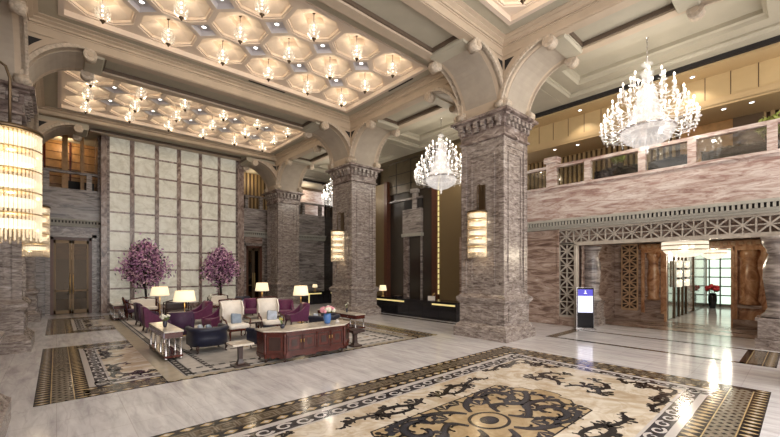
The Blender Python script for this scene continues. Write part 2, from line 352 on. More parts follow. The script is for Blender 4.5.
class Run:
    """a strip running along u with width coordinate v in 0..1 mapped to the floor"""
    def __init__(s, mb, axis, u0, u1, v0, v1): s.mb, s.ax, s.u0, s.u1, s.v0, s.v1 = mb, axis, u0, u1, v0, v1
    def P(s, u, v):
        w = s.v0 + (s.v1 - s.v0) * v
        return (u, w) if s.ax == 'x' else (w, u)
    def poly(s, pts, z, m):
        q = [s.P(*p) for p in pts]
        ar = sum(q[i][0] * q[(i + 1) % len(q)][1] - q[(i + 1) % len(q)][0] * q[i][1] for i in range(len(q)))
        quad(s.mb, q if ar > 0 else q[::-1], z, m)
    def fill(s, m, z=0.003, a=0, b=1): s.poly([(s.u0, a), (s.u1, a), (s.u1, b), (s.u0, b)], z, m)
    def diamonds(s, pitch, m='goldinlay', fat=0.46, vv=0.42, bg='black', c='whiteinlay'):
        s.fill(bg); n = max(1, round((s.u1 - s.u0) / pitch)); p = (s.u1 - s.u0) / n
        for i in range(n):
            u = s.u0 + (i + .5) * p
            s.poly([(u - p * fat, .5), (u, .5 - vv), (u + p * fat, .5), (u, .5 + vv)], 0.004, m)
            if c: s.poly([(u - p * fat * .45, .5), (u, .5 - vv * .45), (u + p * fat * .45, .5), (u, .5 + vv * .45)], 0.005, c)
    def mosaic(s, pitch, rows=4):
        s.fill('greyinlay'); n = max(1, round((s.u1 - s.u0) / pitch)); p = (s.u1 - s.u0) / n
        for i in range(n):
            for j in range(rows):
                if (i + j) % 2: continue
                u = s.u0 + (i + .5) * p; v = (j + .5) / rows; h = .46 / rows
                s.poly([(u - p * .46, v), (u, v - h), (u + p * .46, v), (u, v + h)], 0.004, 'black')
        s.poly([(s.u0, 0), (s.u1, 0), (s.u1, .05), (s.u0, .05)], 0.0045, 'goldinlay'); s.poly([(s.u0, .95), (s.u1, .95), (s.u1, 1), (s.u0, 1)], 0.0045, 'goldinlay')
    def key(s, pitch):
        s.fill('browninlay'); n = max(1, round((s.u1 - s.u0) / pitch)); p = (s.u1 - s.u0) / n
        for i in range(n):
            u = s.u0 + i * p
            def bar(a0, a1, b0, b1): s.poly([(u + a0 * p, b0), (u + a1 * p, b0), (u + a1 * p, b1), (u + a0 * p, b1)], 0.004, 'greyinlay')
            bar(0, .08, .08, .92); bar(0, .82, .80, .92); bar(.74, .82, .30, .92); bar(.28, .82, .30, .42); bar(.28, .36, .30, .62); bar(.28, .58, .52, .62)
            bar(0, 1, .08, .18); bar(.90, .98, .18, .92)
    def scroll(s, pitch):
        s.fill('whiteinlay'); n = max(1, round((s.u1 - s.u0) / pitch)); p = (s.u1 - s.u0) / n
        s.poly([(s.u0, .06), (s.u1, .06), (s.u1, .94), (s.u0, .94)], 0.0035, 'slate')
        W = abs(s.v1 - s.v0)
        for i in range(n):
            u = s.u0 + (i + .5) * p; sg = 1 if i % 2 else -1
            pts = []
            for k in range(15):
                t = k / 14; a = PI * (0.1 + 2.1 * t); r = .40 * (1 - .62 * t)
                pts.append(s.P(u + sg * 0 + r * math.cos(a) * p * 1.05, .5 + sg * r * math.sin(a) * .95))
            ribbon2(s.mb, pts, [W * (.10 - .05 * k / 14) for k in range(15)], 0.005, 'whiteinlay')
            s.poly([s_ for s_ in [(u + p * .5 - p * .14, .5), (u + p * .5, .36), (u + p * .5 + p * .14, .5), (u + p * .5, .64)]], 0.005, 'black')
def ribbon2(mb, pts, w, z, m):
    n = len(pts); L, R = [], []
    for i, p in enumerate(pts):
        a = pts[max(0, i - 1)]; b = pts[min(n - 1, i + 1)]
        dx, dy = b[0] - a[0], b[1] - a[1]; l = math.hypot(dx, dy) or 1; nx, ny = -dy / l, dx / l
        L.append((p[0] + nx * w[i], p[1] + ny * w[i])); R.append((p[0] - nx * w[i], p[1] - ny * w[i]))
    for i in range(n - 1):
        q = [R[i], R[i + 1], L[i + 1], L[i]]
        ar = sum(q[k][0] * q[(k + 1) % 4][1] - q[(k + 1) % 4][0] * q[k][1] for k in range(4))
        quad(mb, q if ar > 0 else q[::-1], z, m)

def spiral(c, r0, r1, a0, a1, n=18):
    return [(c[0] + (r0 + (r1 - r0) * i / n) * math.cos(a0 + (a1 - a0) * i / n), c[1] + (r0 + (r1 - r0) * i / n) * math.sin(a0 + (a1 - a0) * i / n)) for i in range(n + 1)]
def curve(pts, n=8):
    """Catmull-Rom through points"""
    out = []; P = [pts[0]] + list(pts) + [pts[-1]]
    for i in range(1, len(P) - 2):
        for k in range(n):
            t = k / n; a, b, c, d = P[i - 1], P[i], P[i + 1], P[i + 2]
            out.append(tuple(0.5 * (2 * b[j] + (c[j] - a[j]) * t + (2 * a[j] - 5 * b[j] + 4 * c[j] - d[j]) * t * t + (3 * b[j] - a[j] - 3 * c[j] + d[j]) * t ** 3) for j in (0, 1)))
    out.append(tuple(pts[-1])); return out
def vine(mb, T, pts, w, m='black', z=0.005, inner=None):
    w *= (.72 if inner else .95); p = curve(pts); n = len(p)
    ws = [w * (0.25 + 0.75 * math.sin(PI * min(1, (i / (n - 1)) * .85 + .12))) for i in range(n)]
    q = [T(*a) for a in p]; ribbon2(mb, q, ws, z, m)
    acc = 0; sd = 1
    for i in range(1, n - 1):
        acc += math.hypot(p[i][0] - p[i - 1][0], p[i][1] - p[i - 1][1])
        if acc > w * 2.0:
            acc = 0; sd = -sd; dx, dy = p[i + 1][0] - p[i - 1][0], p[i + 1][1] - p[i - 1][1]
            an = math.atan2(dy, dx) + sd * .95; l_ = w * 2.6
            tip = (p[i][0] + l_ * math.cos(an), p[i][1] + l_ * math.sin(an)); mid = (p[i][0] + l_ * .55 * math.cos(an - sd * .35), p[i][1] + l_ * .55 * math.sin(an - sd * .35))
            ribbon2(mb, [T(*p[i]), T(*mid), T(*tip)], [w * .55, w * .6, w * .12], z + .0001, m); disc(mb, T(*tip), w * .42, w * .42, z + .0001, m, n=8)
    e = q[-1]; disc(mb, e, w * .75, w * .75, z + .0002, m)
    if inner: ribbon2(mb, q, [a * .55 for a in ws], z + .0004, inner)
def leafs(mb, T, c, ang, l, m='black', z=0.0052, lobes=3):
    for k in range(lobes):
        a = ang + (k - (lobes - 1) / 2) * 0.75
        p = [(c[0], c[1]), (c[0] + l * .5 * math.cos(a - .25), c[1] + l * .5 * math.sin(a - .25)), (c[0] + l * math.cos(a), c[1] + l * math.sin(a)), (c[0] + l * .5 * math.cos(a + .3), c[1] + l * .5 * math.sin(a + .3))]
        q = [T(*t) for t in p]
        ar = sum(q[i][0] * q[(i + 1) % 4][1] - q[(i + 1) % 4][0] * q[i][1] for i in range(4))
        quad(mb, q if ar > 0 else q[::-1], z, m)
        disc(mb, T(c[0] + l * .78 * math.cos(a), c[1] + l * .78 * math.sin(a)), l * .24, l * .24, z + .0001, m, n=10)

NARROW = (('d', .17), ('k', .28), ('d', .19), ('w', .10), ('s', .27), ('w', .03))
WIDE = (('r', .20), ('m', .32), ('r', .21), ('w', .09), ('s', .24), ('w', .03))
def inlay(x0, x1, y0, y1, kinds, field):
    mb = MB(); rect(mb, x0, x1, y0, y1, 0.002, 'black')
    tot = {k: sum(w for _, w in (WIDE if v == 'wide' else NARROW)) for k, v in kinds.items()}
    rect(mb, x0 + tot['x0'], x1 - tot['x1'], y0 + tot['y0'], y1 - tot['y1'], 0.0025, field)
    for sd, kd in kinds.items():
        off = 0; offo = 0
        for t, w in (WIDE if kd == 'wide' else NARROW):
            a, b = off, off + w; off = b
            # ends of the strip follow the mitre only for the wide sides
            if kd == 'wide': e0 = e1 = 0
            else: e0 = e1 = a
            lo = {'x': ('x0', 'x1'), 'y': ('y0', 'y1')}
            if sd[0] == 'y':
                u0, u1 = x0, x1
                u0 += tot['x0'] * .58 if (kd != 'wide' and kinds['x0'] == 'wide') else a * (kd != 'wide' or 1)
                u1 -= tot['x1'] * .58 if (kd != 'wide' and kinds['x1'] == 'wide') else a
                if kd != 'wide' and t in 'ws':
                    u0 = x0 + (tot['x0'] - .03 - .24 * (t == 's') if kinds['x0'] == 'wide' else a); u1 = x1 - (tot['x1'] - .27 if kinds['x1'] == 'wide' else a)
                r = Run(mb, 'x', u0, u1, y0 + a if sd == 'y0' else y1 - a, y0 + b if sd == 'y0' else y1 - b)
            else:
                u0, u1 = y0, y1
                if kd == 'wide': 
                    ins = 0 if t == 'r' and a == 0 else (.0 if t in 'mr' else .66)
                    u0 += ins; u1 -= ins
                else: u0 += (a if kinds['y0'] != 'wide' else tot['y0'] * .62); u1 -= a
                r = Run(mb, 'y', u0, u1, x0 + a if sd == 'x0' else x1 - a, x0 + b if sd == 'x0' else x1 - b)
            if t == 'd': r.diamonds(.25, 'goldinlay', .40, .36)
            elif t == 'r': r.diamonds(.165, 'goldinlay', .34, .49, c='whiteinlay' if a == 0 else None)
            elif t == 'm': r.mosaic(.085, 4)
            elif t == 'k': r.key(.30)
            elif t == 'w': r.fill('whiteinlay')
            elif t == 's': r.scroll(.30)
    return mb

def corner_vines(mb, T, s=1.0):
    """T maps (u, v) measured from the inner corner of the border along its two sides"""
    for fl_ in (0, 1):
        Q = (lambda u, v: T(u, v)) if not fl_ else (lambda u, v: T(v, u))
        vine(mb, Q, [(.10, .12), (.38, .10), (.62, .26), (.86, .30), (1.02, .18), (.92, .08), (.82, .16)], .055 * s)
        vine(mb, Q, [(.62, .26), (.78, .10), (1.08, .10), (1.34, .22), (1.52, .16), (1.50, .06)], .042 * s)
        leafs(mb, Q, (.46, .18), 1.0, .20); leafs(mb, Q, (.90, .30), .9, .17); leafs(mb, Q, (1.30, .22), 1.0, .14); leafs(mb, Q, (1.52, .10), -.1, .12)

# foreground inlay, wholly laid out in the near bay
RX0, RX1, RY0, RY1 = -0.30, 9.50, 0.40, 5.72
mb = inlay(RX0, RX1, RY0, RY1, dict(x0='narrow', x1='narrow', y0='wide', y1='narrow'), 'field')
ix0, ix1, iy0, iy1 = RX0 + 1.04, RX1 - 1.04, RY0 + 1.09, RY1 - 1.04
for sx, sy, ox, oy in ((1, 1, ix0, iy0), (-1, 1, ix1, iy0), (1, -1, ix0, iy1), (-1, -1, ix1, iy1)):
    corner_vines(mb, lambda u, v, sx=sx, sy=sy, ox=ox, oy=oy: (ox + sx * u, oy + sy * v * .62))
pcx, pcy = 4.68, 3.06
# sprays between the panel and the border
for sy in (1, -1):
    for sx in (1, -1):
        T = lambda u, v, sx=sx, sy=sy: (pcx + sx * u, pcy + sy * (v + .98))
        vine(mb, T, [(.05, .30), (.35, .18), (.65, .32), (.95, .34), (1.10, .22), (.98, .14)], .055)
        vine(mb, T, [(.40, .20), (.55, .08), (.85, .12), (1.2, .30), (1.55, .34), (1.72, .22)], .045)
        leafs(mb, T, (.30, .22), 1.7, .2); leafs(mb, T, (.80, .32), 1.0, .18); leafs(mb, T, (1.45, .32), .5, .18); leafs(mb, T, (1.1, .2), -.6, .14)
    T = lambda u, v, sx=sy: (pcx + sx * (2.25 + u), pcy + v)
    for s2 in (1, -1):
        Q = lambda u, v, s2=s2, T=T: T(u, v * s2)
        vine(mb, Q, [(.15, .05), (.40, .20), (.42, .50), (.22, .62), (.14, .48)], .07, inner='slate'); vine(mb, Q, [(.42, .46), (.62, .62), (.85, .52), (.95, .30)], .055)
        leafs(mb, Q, (.45, .3), .2, .25); leafs(mb, Q, (.30, .62), 1.6, .22); leafs(mb, Q, (.95, .3), -.4, .18)
# tan panel with scalloped short ends
def panel(hx, hy, d):
    p = []
    for s in (1, -1):
        q = [(hx - d * .3, -hy), (hx + .02, -hy + .10), (hx + .04, -hy + .30), (hx + .20, -hy + .42), (hx + .20, -hy + .62)]
        q += [(hx + .30 + .06 * math.cos(t), .24 * math.sin(t)) for t in (-PI / 2, -PI / 4, 0, PI / 4, PI / 2)]
        q += [(a, -b) for a, b in q[:5][::-1]]
        p += [(pcx + s * a, pcy + s * b) for a, b in q]
    return p
quad(mb, panel(1.56, .86, .1), .0030, 'black'); quad(mb, [(pcx + (x - pcx) * .985, pcy + (y - pcy) * .97) for x, y in panel(1.56, .86, .1)], .0033, 'panelgold')
for sx in (1, -1):
    for sy in (1, -1):
        T = lambda u, v, sx=sx, sy=sy: (pcx + sx * u, pcy + sy * v)
        vine(mb, T, spiral((.98, .40), .34, .08, 2.6, 2.6 - 5.4), .10, inner='slate')
        vine(mb, T, [(.38, .08), (.52, .30), (.74, .22), (.98, .06), (1.30, .10), (1.52, .30), (1.40, .46), (1.28, .36)], .085, inner='slate')
        vine(mb, T, [(.05, .36), (.22, .58), (.55, .72), (.78, .62), (.70, .48)], .085, inner='slate')
        vine(mb, T, [(.55, .70), (.90, .80), (1.20, .76), (1.40, .62)], .06, inner='slate')
        leafs(mb, T, (.40, .42), .9, .26, 'slate'); leafs(mb, T, (1.18, .60), .8, .24, 'slate'); leafs(mb, T, (1.45, .14), .1, .24, 'slate')
        leafs(mb, T, (.78, .10), .3, .22, 'slate'); leafs(mb, T, (.16, .66), 1.8, .20, 'slate'); leafs(mb, T, (1.42, .60), .4, .20)
disc(mb, (pcx, pcy), .34, .29, .0060, 'black', n=28); disc(mb, (pcx, pcy), .29, .24, .0062, 'panelgold', n=28)
disc(mb, (pcx, pcy), .16, .13, .0064, 'black', n=24); disc(mb, (pcx, pcy), .12, .10, .0066, 'slate', n=24)
struct('floor_inlay', mb, 'large inlaid marble rug pattern with tan centre panel nearest the camera')

def side_bay(y0, y1):
    mb = inlay(-0.28, 9.50, y0, y1, dict(x0='wide', x1='wide', y0='narrow', y1='narrow'), 'field')
    for sx, ox in ((1, -0.28 + 1.09), (-1, 9.50 - 1.09)):
        for sy, oy in ((1, y0 + 1.04), (-1, y1 - 1.04)):
            corner_vines(mb, lambda u, v, sx=sx, sy=sy, ox=ox, oy=oy: (ox + sx * u * .55, oy + sy * v * .9))
            T = lambda u, v, sx=sx, sy=sy, ox=ox, oy=oy: (ox + sx * u, oy + sy * v)
            vine(mb, T, [(.10, .6), (.22, .9), (.14, 1.2), (.30, 1.4), (.46, 1.25)], .05)
    return mb
struct('floor_inlay', side_bay(8.20, 13.95), 'inlaid marble border pattern at the near left edge of the lounge')
struct('floor_inlay', side_bay(16.76, 22.0), 'inlaid marble border pattern at the far left edge of the lounge by the bronze door')
bb = MB(); rect(bb, 1.62, 8.55, 8.28, 22.05, 0.0072, 'beigeband'); struct('floor_inlay', bb, 'plain beige marble band around the lounge carpet')
# entrance-side bands
mb = MB(); X0, X1, Y0, Y1 = 11.88, 14.12, 0.42, 5.66
for r in (Run(mb, 'y', Y0, Y1, X0, X0 + .17), Run(mb, 'y', Y0, Y1, X1 - .15, X1)): r.diamonds(.28, 'browninlay', .42, .36, c=None)
Run(mb, 'x', X0, X1, Y1 - .30, Y1).key(.26)
Run(mb, 'x', X0, X1, Y0, Y0 + .22).diamonds(.11, 'goldinlay', .4, .46); Run(mb, 'x', X0, X1, Y0 + .22, Y0 + .50).mosaic(.09); Run(mb, 'x', X0, X1, Y0 + .5, Y0 + .62).fill('black')
struct('floor_inlay', mb, 'dark inlaid marble band in front of the entrance portal')
mb = MB(); Run(mb, 'y', 8.6, 14.4, 11.75, 11.98).diamonds(.3, 'browninlay', .42, .36, c=None); struct('floor_inlay', mb, 'dark inlaid marble band along the reception desk')
mb = MB(); rect(mb, 16.25, 19.0, 0.3, 5.8, 0.003, 'brownm'); Run(mb, 'y', .3, 5.8, 16.25, 16.4).fill('black', .004); Run(mb, 'y', .3, 5.8, 17.3, 17.5).fill('black', .004)
struct('floor_inlay', mb, 'brown marble threshold inside the entrance portal')

# ---- columns
def column(cx, cy, label, base=True):
    s = MB(); ax, ay = HX - .05, HY - .05
    s.box(cx - ax, cx + ax, cy - ay, cy + ay, 1.36, 6.3, 'lilac')
    for sx in (-1, 1):
        for sy in (-1, 1):
            s.box(*sorted((cx + sx * (HX - .17), cx + sx * HX)), *sorted((cy + sy * (HY - .17), cy + sy * HY)), 1.36, 6.28, 'lilac')
            s.box(*sorted((cx + sx * (HX - .045), cx + sx * (HX + .012))), *sorted((cy + sy * (HY - .045), cy + sy * (HY + .012))), 1.36, 6.28, 'lilac')
    for z0, z1 in ((1.36, 1.66), (6.02, 6.28)):
        s.box(cx - HX + .02, cx + HX - .02, cy - HY + .02, cy + HY - .02, z0, z1, 'lilac')
    for sx in (-1, 1):   # raised panel fillets on the four faces
        for a, b, c, d in ((-.44, -.40, 1.8, 5.85), (.40, .44, 1.8, 5.85), (-.40, .40, 1.8, 1.84), (-.40, .40, 5.81, 5.85)):
            s.box(*sorted((cx + sx * (HX - .05), cx + sx * (HX - .02))), cy + a, cy + b, c, d, 'lilac')
            s.box(cx + a * .88, cx + b * .88, *sorted((cy + sx * (HY - .05), cy + sx * (HY - .02))), c, d, 'lilac')
    o = struct('column', s, label, 'column')
    b = MB(); b.sqlathe([(.20, 0), (.20, .30), (.16, .33), (.08, .43), (.05, .46), (.05, 1.08), (.09, 1.12), (.14, 1.20), (.14, 1.28), (.06, 1.34), (.0, 1.40)], 'lilac', (cx, cy), HX, HY)
    for sx in (-1, 1):
        b.box(*sorted((cx + sx * (HX + .05), cx + sx * (HX + .075))), cy - .6, cy + .6, .56, .98, 'lilac'); b.box(cx - .52, cx + .52, *sorted((cy + sx * (HY + .05), cy + sx * (HY + .075))), .56, .98, 'lilac')
    p = b.build('pedestal', o)
    c = MB(); c.sqlathe([(.0, 6.26), (.07, 6.28), (.07, 6.34), (.02, 6.36), (.02, 6.54), (.06, 6.58), (.06, 6.82), (.17, 6.86), (.17, 6.91), (.27, 6.94), (.27, 7.02), (.1, 7.02)], 'lilacdark', (cx, cy), HX, HY)
    for sx in (-1, 1):
        for k in range(6):
            t = -1 + (k + .5) / 3
            y = cy + t * (HY + .02); x = cx + t * (HX + .02)
            c.box(*sorted((cx + sx * (HX + .06), cx + sx * (HX + .20))), y - .07, y + .07, 6.70, 6.86, 'lilac'); c.box(*sorted((cx + sx * (HX + .06), cx + sx * (HX + .13))), y - .055, y + .055, 6.58, 6.70, 'lilac')
            c.box(x - .065, x + .065, *sorted((cy + sx * (HY + .06), cy + sx * (HY + .20))), 6.70, 6.86, 'lilac'); c.box(x - .05, x + .05, *sorted((cy + sx * (HY + .06), cy + sx * (HY + .13))), 6.58, 6.70, 'lilac')
    c.build('capital', o)
    return o
for i, y in enumerate(ROWS):
    column(CX, y, ['lilac marble column by the camera at the entrance side', 'large lilac marble column nearest the reception desk, with crystal sconce', 'lilac marble column in the middle of the right row', 'farthest lilac marble column of the right row'][i])
    if i: column(DX, y, ['', 'lilac marble column at the near left edge', 'lilac marble column on the left beside the bronze door', 'lilac marble column at the far left corner'][i])

# ---- beams with corbelled quarter arches
def bracket(mb, axis, u0, d, w0, w1, R=1.45):
    """quarter arch springing from u0 in direction d; spans w0..w1 across"""
    H = ZS - ZC; n = 14
    arc = [(R - R * math.cos(PI / 2 * i / n), ZC + H * math.sin(PI / 2 * i / n)) for i in range(n + 1)]
    poly = [(0, ZC)] + arc[1:] + [(R, ZS), (0, ZS)]
    P = lambda q: [(u0 + d * a, z) for a, z in q]
    def pr(q, a, b, m, sm=False): mb.prism(P(q), 'y' if axis == 'x' else 'x', a, b, m, sm)
    pr(poly, w0 + .01, w1 - .01, 'cream')
    for i in range(n):
        (a, z), (a2, z2) = arc[i], arc[i + 1]; t0, t1 = PI / 2 * i / n, PI / 2 * (i + 1) / n
        pr([(a + .012 * math.cos(t0), z - .012 * math.sin(t0)), (a2 + .012 * math.cos(t1), z2 - .012 * math.sin(t1)), (a2, z2), (a, z)], w0 + .22, w1 - .22, 'intrados')
    for f, g in ((w0, w0 + .10), (w1 - .10, w1)):          # archivolt bands on both faces
        for off, th, ex, m in ((0, .10, .05, 'cream2'), (.12, .14, .025, 'cream')):
            A = [(R - (R - 0) * math.cos(t) - off * math.cos(t), ZC + H * math.sin(t) + off * math.sin(t)) for t in [PI / 2 * i / n for i in range(n + 1)]]
            B = [(a - th * math.cos(PI / 2 * i / n), z + th * math.sin(PI / 2 * i / n)) for i, (a, z) in enumerate(A)]
            for i in range(n):
                q = [(max(a, -.02), min(z, ZS + .04)) for a, z in (A[i], A[i + 1], B[i + 1], B[i])]
                pr(q, f - ex * (f == w0), g + ex * (g == w1), m)
    for f in (w0 - .03, w1 - .19):                         # facing sheet and dark spandrel triangle
        pass
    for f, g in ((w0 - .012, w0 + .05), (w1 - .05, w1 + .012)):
        pr([(.10, ZS - .10), (.10, ZS - .52), (.30, ZS - .22), (.50, ZS - .10)], f, g, 'dark')  # proud dark triangle paints in the shade of a spandrel recess
    for a, b in ((w0 - .06, w0 + .22), (w1 - .22, w1 + .06)):   # end volutes and foot volutes
        for (cu, cz, r) in ((R - .02, ZS - .13, .165), (.09, ZC + .17, .13)):
            pr([(cu + r * math.cos(2 * PI * k / 14), cz + r * math.sin(2 * PI * k / 14)) for k in range(14)], a, b, 'cream2', True)
            pr([(cu + r * .45 * math.cos(2 * PI * k / 10), cz + r * .45 * math.sin(2 * PI * k / 10)) for k in range(10)], a - .03, b + .03, 'cream', True)
    pr([(R - .16, ZS + .01), (R - .10, ZS - .07), (R + .30, ZS - .07), (R + .34, ZS + .01)], w0 + .2, w1 - .2, 'sage')
def beam(axis, u0, u1, w0, w1, label, ends=(True, True), R=1.45, lift=0, R0=None):
    """beam between two columns; soffit holds a long recessed panel"""
    mb = MB(); s = .30; D = R + .35
    def bx(a, b, c, d, z0, z1, m): mb.box(a, b, c, d, z0, z1, m) if axis == 'x' else mb.box(c, d, a, b, z0, z1, m)
    bx(u0, u1, w0, w0 + s, ZS + lift, 9.35, 'cream'); bx(u0, u1, w1 - s, w1, ZS + lift, 9.35, 'cream')
    e0 = u0 + (D if ends[0] else .3); e1 = u1 - (D if ends[1] else .3)
    bx(u0, e0, w0 + s, w1 - s, ZS, 9.3, 'sage'); bx(e1, u1, w0 + s, w1 - s, ZS, 9.3, 'sage')
    bx(e0, e1, w0 + s, w1 - s, ZS + .17 + lift, 9.3, 'sage')
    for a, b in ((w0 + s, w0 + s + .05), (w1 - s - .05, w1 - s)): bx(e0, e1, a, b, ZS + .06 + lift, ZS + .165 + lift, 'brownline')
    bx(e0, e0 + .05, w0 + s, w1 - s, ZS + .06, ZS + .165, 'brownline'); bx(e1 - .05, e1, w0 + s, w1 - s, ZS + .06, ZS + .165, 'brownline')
    for a, b in ((w0 - .035, w0), (w1, w1 + .035)): bx(u0, u1, a, b, ZS + .02 + lift, ZS + .09 + lift, 'cream'); bx(u0, u1, a + .012 * (a < w0), b - .012 * (b > w1), ZS + .26, ZS + .30, 'cream')
    if ends[0]: bracket(mb, axis, u0, 1, w0, w1, R0 or R)
    if ends[1]: bracket(mb, axis, u1, -1, w0, w1, R)
    return struct('beam', mb, label, 'beam')
BH = .80
for i in range(3):   # along y, between consecutive rows
    a, b = ROWS[i] + HY, ROWS[i + 1] - HY
    for cx, nm in ((CX, 'right'), (DX, 'left')):
        if cx == DX and i == 0: continue
        beam('y', a, b, cx - BH, cx + BH, 'cream stone arched beam over the %s colonnade, %s' % (nm, ['nearest the camera', 'middle span', 'far span'][i]), R0=1.85 if i == 0 else None)
for i in (1, 2, 3):  # across the nave
    beam('x', DX + HX, CX - HX, ROWS[i] - BH, ROWS[i] + BH, 'cream stone arched beam across the hall, %s' % ['', 'nearest the camera', 'between the two coffered ceilings', 'against the onyx wall'][i], lift=.24 if i == 3 else 0)
# piers above the capitals
for i, y in enumerate(ROWS):
    for cx in (CX, DX):
        if cx == DX and i == 0: continue
        p = MB(); p.box(cx - .76, cx + .76, y - .78, y + .78, ZC, 9.3, 'cream')
        for sx in (-1, 1):
            for sy in (-1, 1): p.box(*sorted((cx + sx * .66, cx + sx * .82)), *sorted((y + sy * .68, y + sy * .82)), ZC, 8.9, 'cream')
        struct('trim', p, 'cream stone pier block above a marble capital')
# ---- nave ceilings
def ring(mb, x0, x1, y0, y1, prof, m):
    v = []; f = []
    for d, z in prof: v += [(x0 + d, y0 + d, z), (x1 - d, y0 + d, z), (x1 - d, y1 - d, z), (x0 + d, y1 - d, z)]
    for j in range(len(prof) - 1):
        for i in range(4): i2 = (i + 1) % 4; f.append((j * 4 + i, j * 4 + 4 + i, j * 4 + 4 + i2, j * 4 + i2))
    mb.raw(v, f, m)
def frame(mb, X, Y, x, y, z, m):
    """flat band at z between outer rectangle X x Y and the opening x x y, facing down"""
    v = [(X[0], Y[0], z), (X[1], Y[0], z), (X[1], Y[1], z), (X[0], Y[1], z), (x[0], y[0], z), (x[1], y[0], z), (x[1], y[1], z), (x[0], y[1], z)]
    mb.raw(v, [(i, 4 + i, 4 + (i + 1) % 4, (i + 1) % 4) for i in range(4)], m)
PX = [0.15 + 1.525 * (i + .5) for i in range(6)]
CELLS = [(0.78, 5.40), (8.62, 13.22), (16.38, 20.92)]
def bay(i):
    y0, y1 = ROWS[i] + BH, ROWS[i + 1] - BH; x0, x1 = DX + BH, CX - BH
    mb = MB(); ya, yb = CELLS[i]; xa, xb = 0.15, 9.30
    ring(mb, x0, x1, y0, y1, [(0, 8.86), (.05, 8.86), (.05, 8.92), (.14, 8.96), (.14, 8.99), (.24, 9.02), (.24, ZK)], 'cream')
    frame(mb, (x0 + .24, x1 - .24), (y0 + .24, y1 - .24), (xa - .12, xb + .12), (ya - .12, yb + .12), ZK, 'sage')
    ring(mb, xa - .12, xb + .12, ya - .12, yb + .12, [(0, ZK), (0, ZK - .05), (.12, ZK - .05), (.12, ZK + .10)], 'cofferrim')
    o = struct('ceiling', mb, 'coffered plaster ceiling over the %s' % ['camera', 'near half of the lounge', 'far half of the lounge'][i])
    c = MB(); nx, ny = 6, 3; pw, ph = (xb - xa) / nx, (yb - ya) / ny; z0 = ZK + .10; k = .29
    for a in range(nx):
        for b in range(ny):
            cx, cy = xa + (a + .5) * pw, ya + (b + .5) * ph; hx, hy = pw / 2, ph / 2
            oct_ = [(hx, -hy + hy * 2 * k), (hx, hy - hy * 2 * k), (hx - hx * 2 * k, hy), (-hx + hx * 2 * k, hy), (-hx, hy - hy * 2 * k), (-hx, -hy + hy * 2 * k), (-hx + hx * 2 * k, -hy), (hx - hx * 2 * k, -hy)]
            def R8(s, z): return [(cx + px * s, cy + py * s, z) for px, py in oct_]
            rings = [(1.0, z0, 'cofferrim'), (.93, z0, 'cofferrim'), (.93, z0 + .035, 'cofferrim'), (.87, z0 + .035, 'coffer'), (.87, z0 + .11, 'coffer'), (.82, z0 + .11, 'coffer')]
            for (s0, a0, m_), (s1, a1, _) in zip(rings, rings[1:]):
                c.raw(R8(s0, a0) + R8(s1, a1), [(q, 8 + q, 8 + (q + 1) % 8, (q + 1) % 8) for q in range(8)], m_)
            # eight sloping facets up to a square well turned 45 degrees
            zt = z0 + .22; r = .34; sq = [(cx + r, cy), (cx, cy + r), (cx - r, cy), (cx, cy - r)]
            top = [(sq[q][0], sq[q][1], zt) for q in range(4)]; o8 = R8(.82, z0 + .11)
            vs = o8 + top
            # octagon vertex pairs: 0,1 face +x ; 2,3 face +y ; 4,5 -x ; 6,7 -y
            fs = []
            for q in range(4):
                fs.append((2 * q, 8 + q, 2 * q + 1)); fs.append((2 * q + 1, 8 + q, 8 + (q + 1) % 4, (2 * q + 2) % 8))
            c.raw(vs, fs, 'coffer')
            up = [(x, y, zt + .19) for x, y in sq]
            c.raw(top + up, [(q, 4 + q, 4 + (q + 1) % 4, (q + 1) % 4) for q in range(4)] + [(4, 7, 6, 5)], 'coffer')
    # diamond wells where four octagons meet
    for a in range(nx + 1):
        for b in range(ny + 1):
            cx, cy = xa + a * pw, ya + b * ph; rx, ry = pw * k, ph * k
            d = [(max(xa, min(xb, cx + rx)), cy), (cx, max(ya, min(yb, cy + ry))), (max(xa, min(xb, cx - rx)), cy), (cx, max(ya, min(yb, cy - ry)))]
            inn = 0 < a < nx and 0 < b < ny
            if not inn: 
                q = []
                for p in d:
                    p = (max(xa, min(xb, p[0])), max(ya, min(yb, p[1])))
                    if not q or (abs(p[0] - q[-1][0]) + abs(p[1] - q[-1][1])) > 1e-4: q.append(p)
                if a in (0, nx) and b in (0, ny): q = [p for p in q] 
                if len(q) >= 3: c.raw([(x, y, z0) for x, y in q], [tuple(range(len(q)))[::-1]], 'cofferrim')
                continue
            lo = [(x, y, z0) for x, y in d]; l2 = [(cx + (x - cx) * .78, cy + (y - cy) * .78, z0) for x, y in d]; hi = [(cx + (x - cx) * .62, cy + (y - cy) * .62, z0 + .11) for x, y in d]
            c.raw(lo + l2 + hi, [(q, 4 + q, 4 + (q + 1) % 4, (q + 1) % 4) for q in range(4)], 'cofferrim')
            c.raw(lo + l2 + hi, [(4 + q, 8 + q, 8 + (q + 1) % 4, 4 + (q + 1) % 4) for q in range(4)] + [(8, 11, 10, 9)], 'silver')
    c.build('coffer', o)
for i in range(3): bay(i)
roof = MB(); roof.box(-6, 18.5, -3, 27, 9.75, 9.85, 'sage'); struct('ceiling', roof, 'roof slab above the hall')

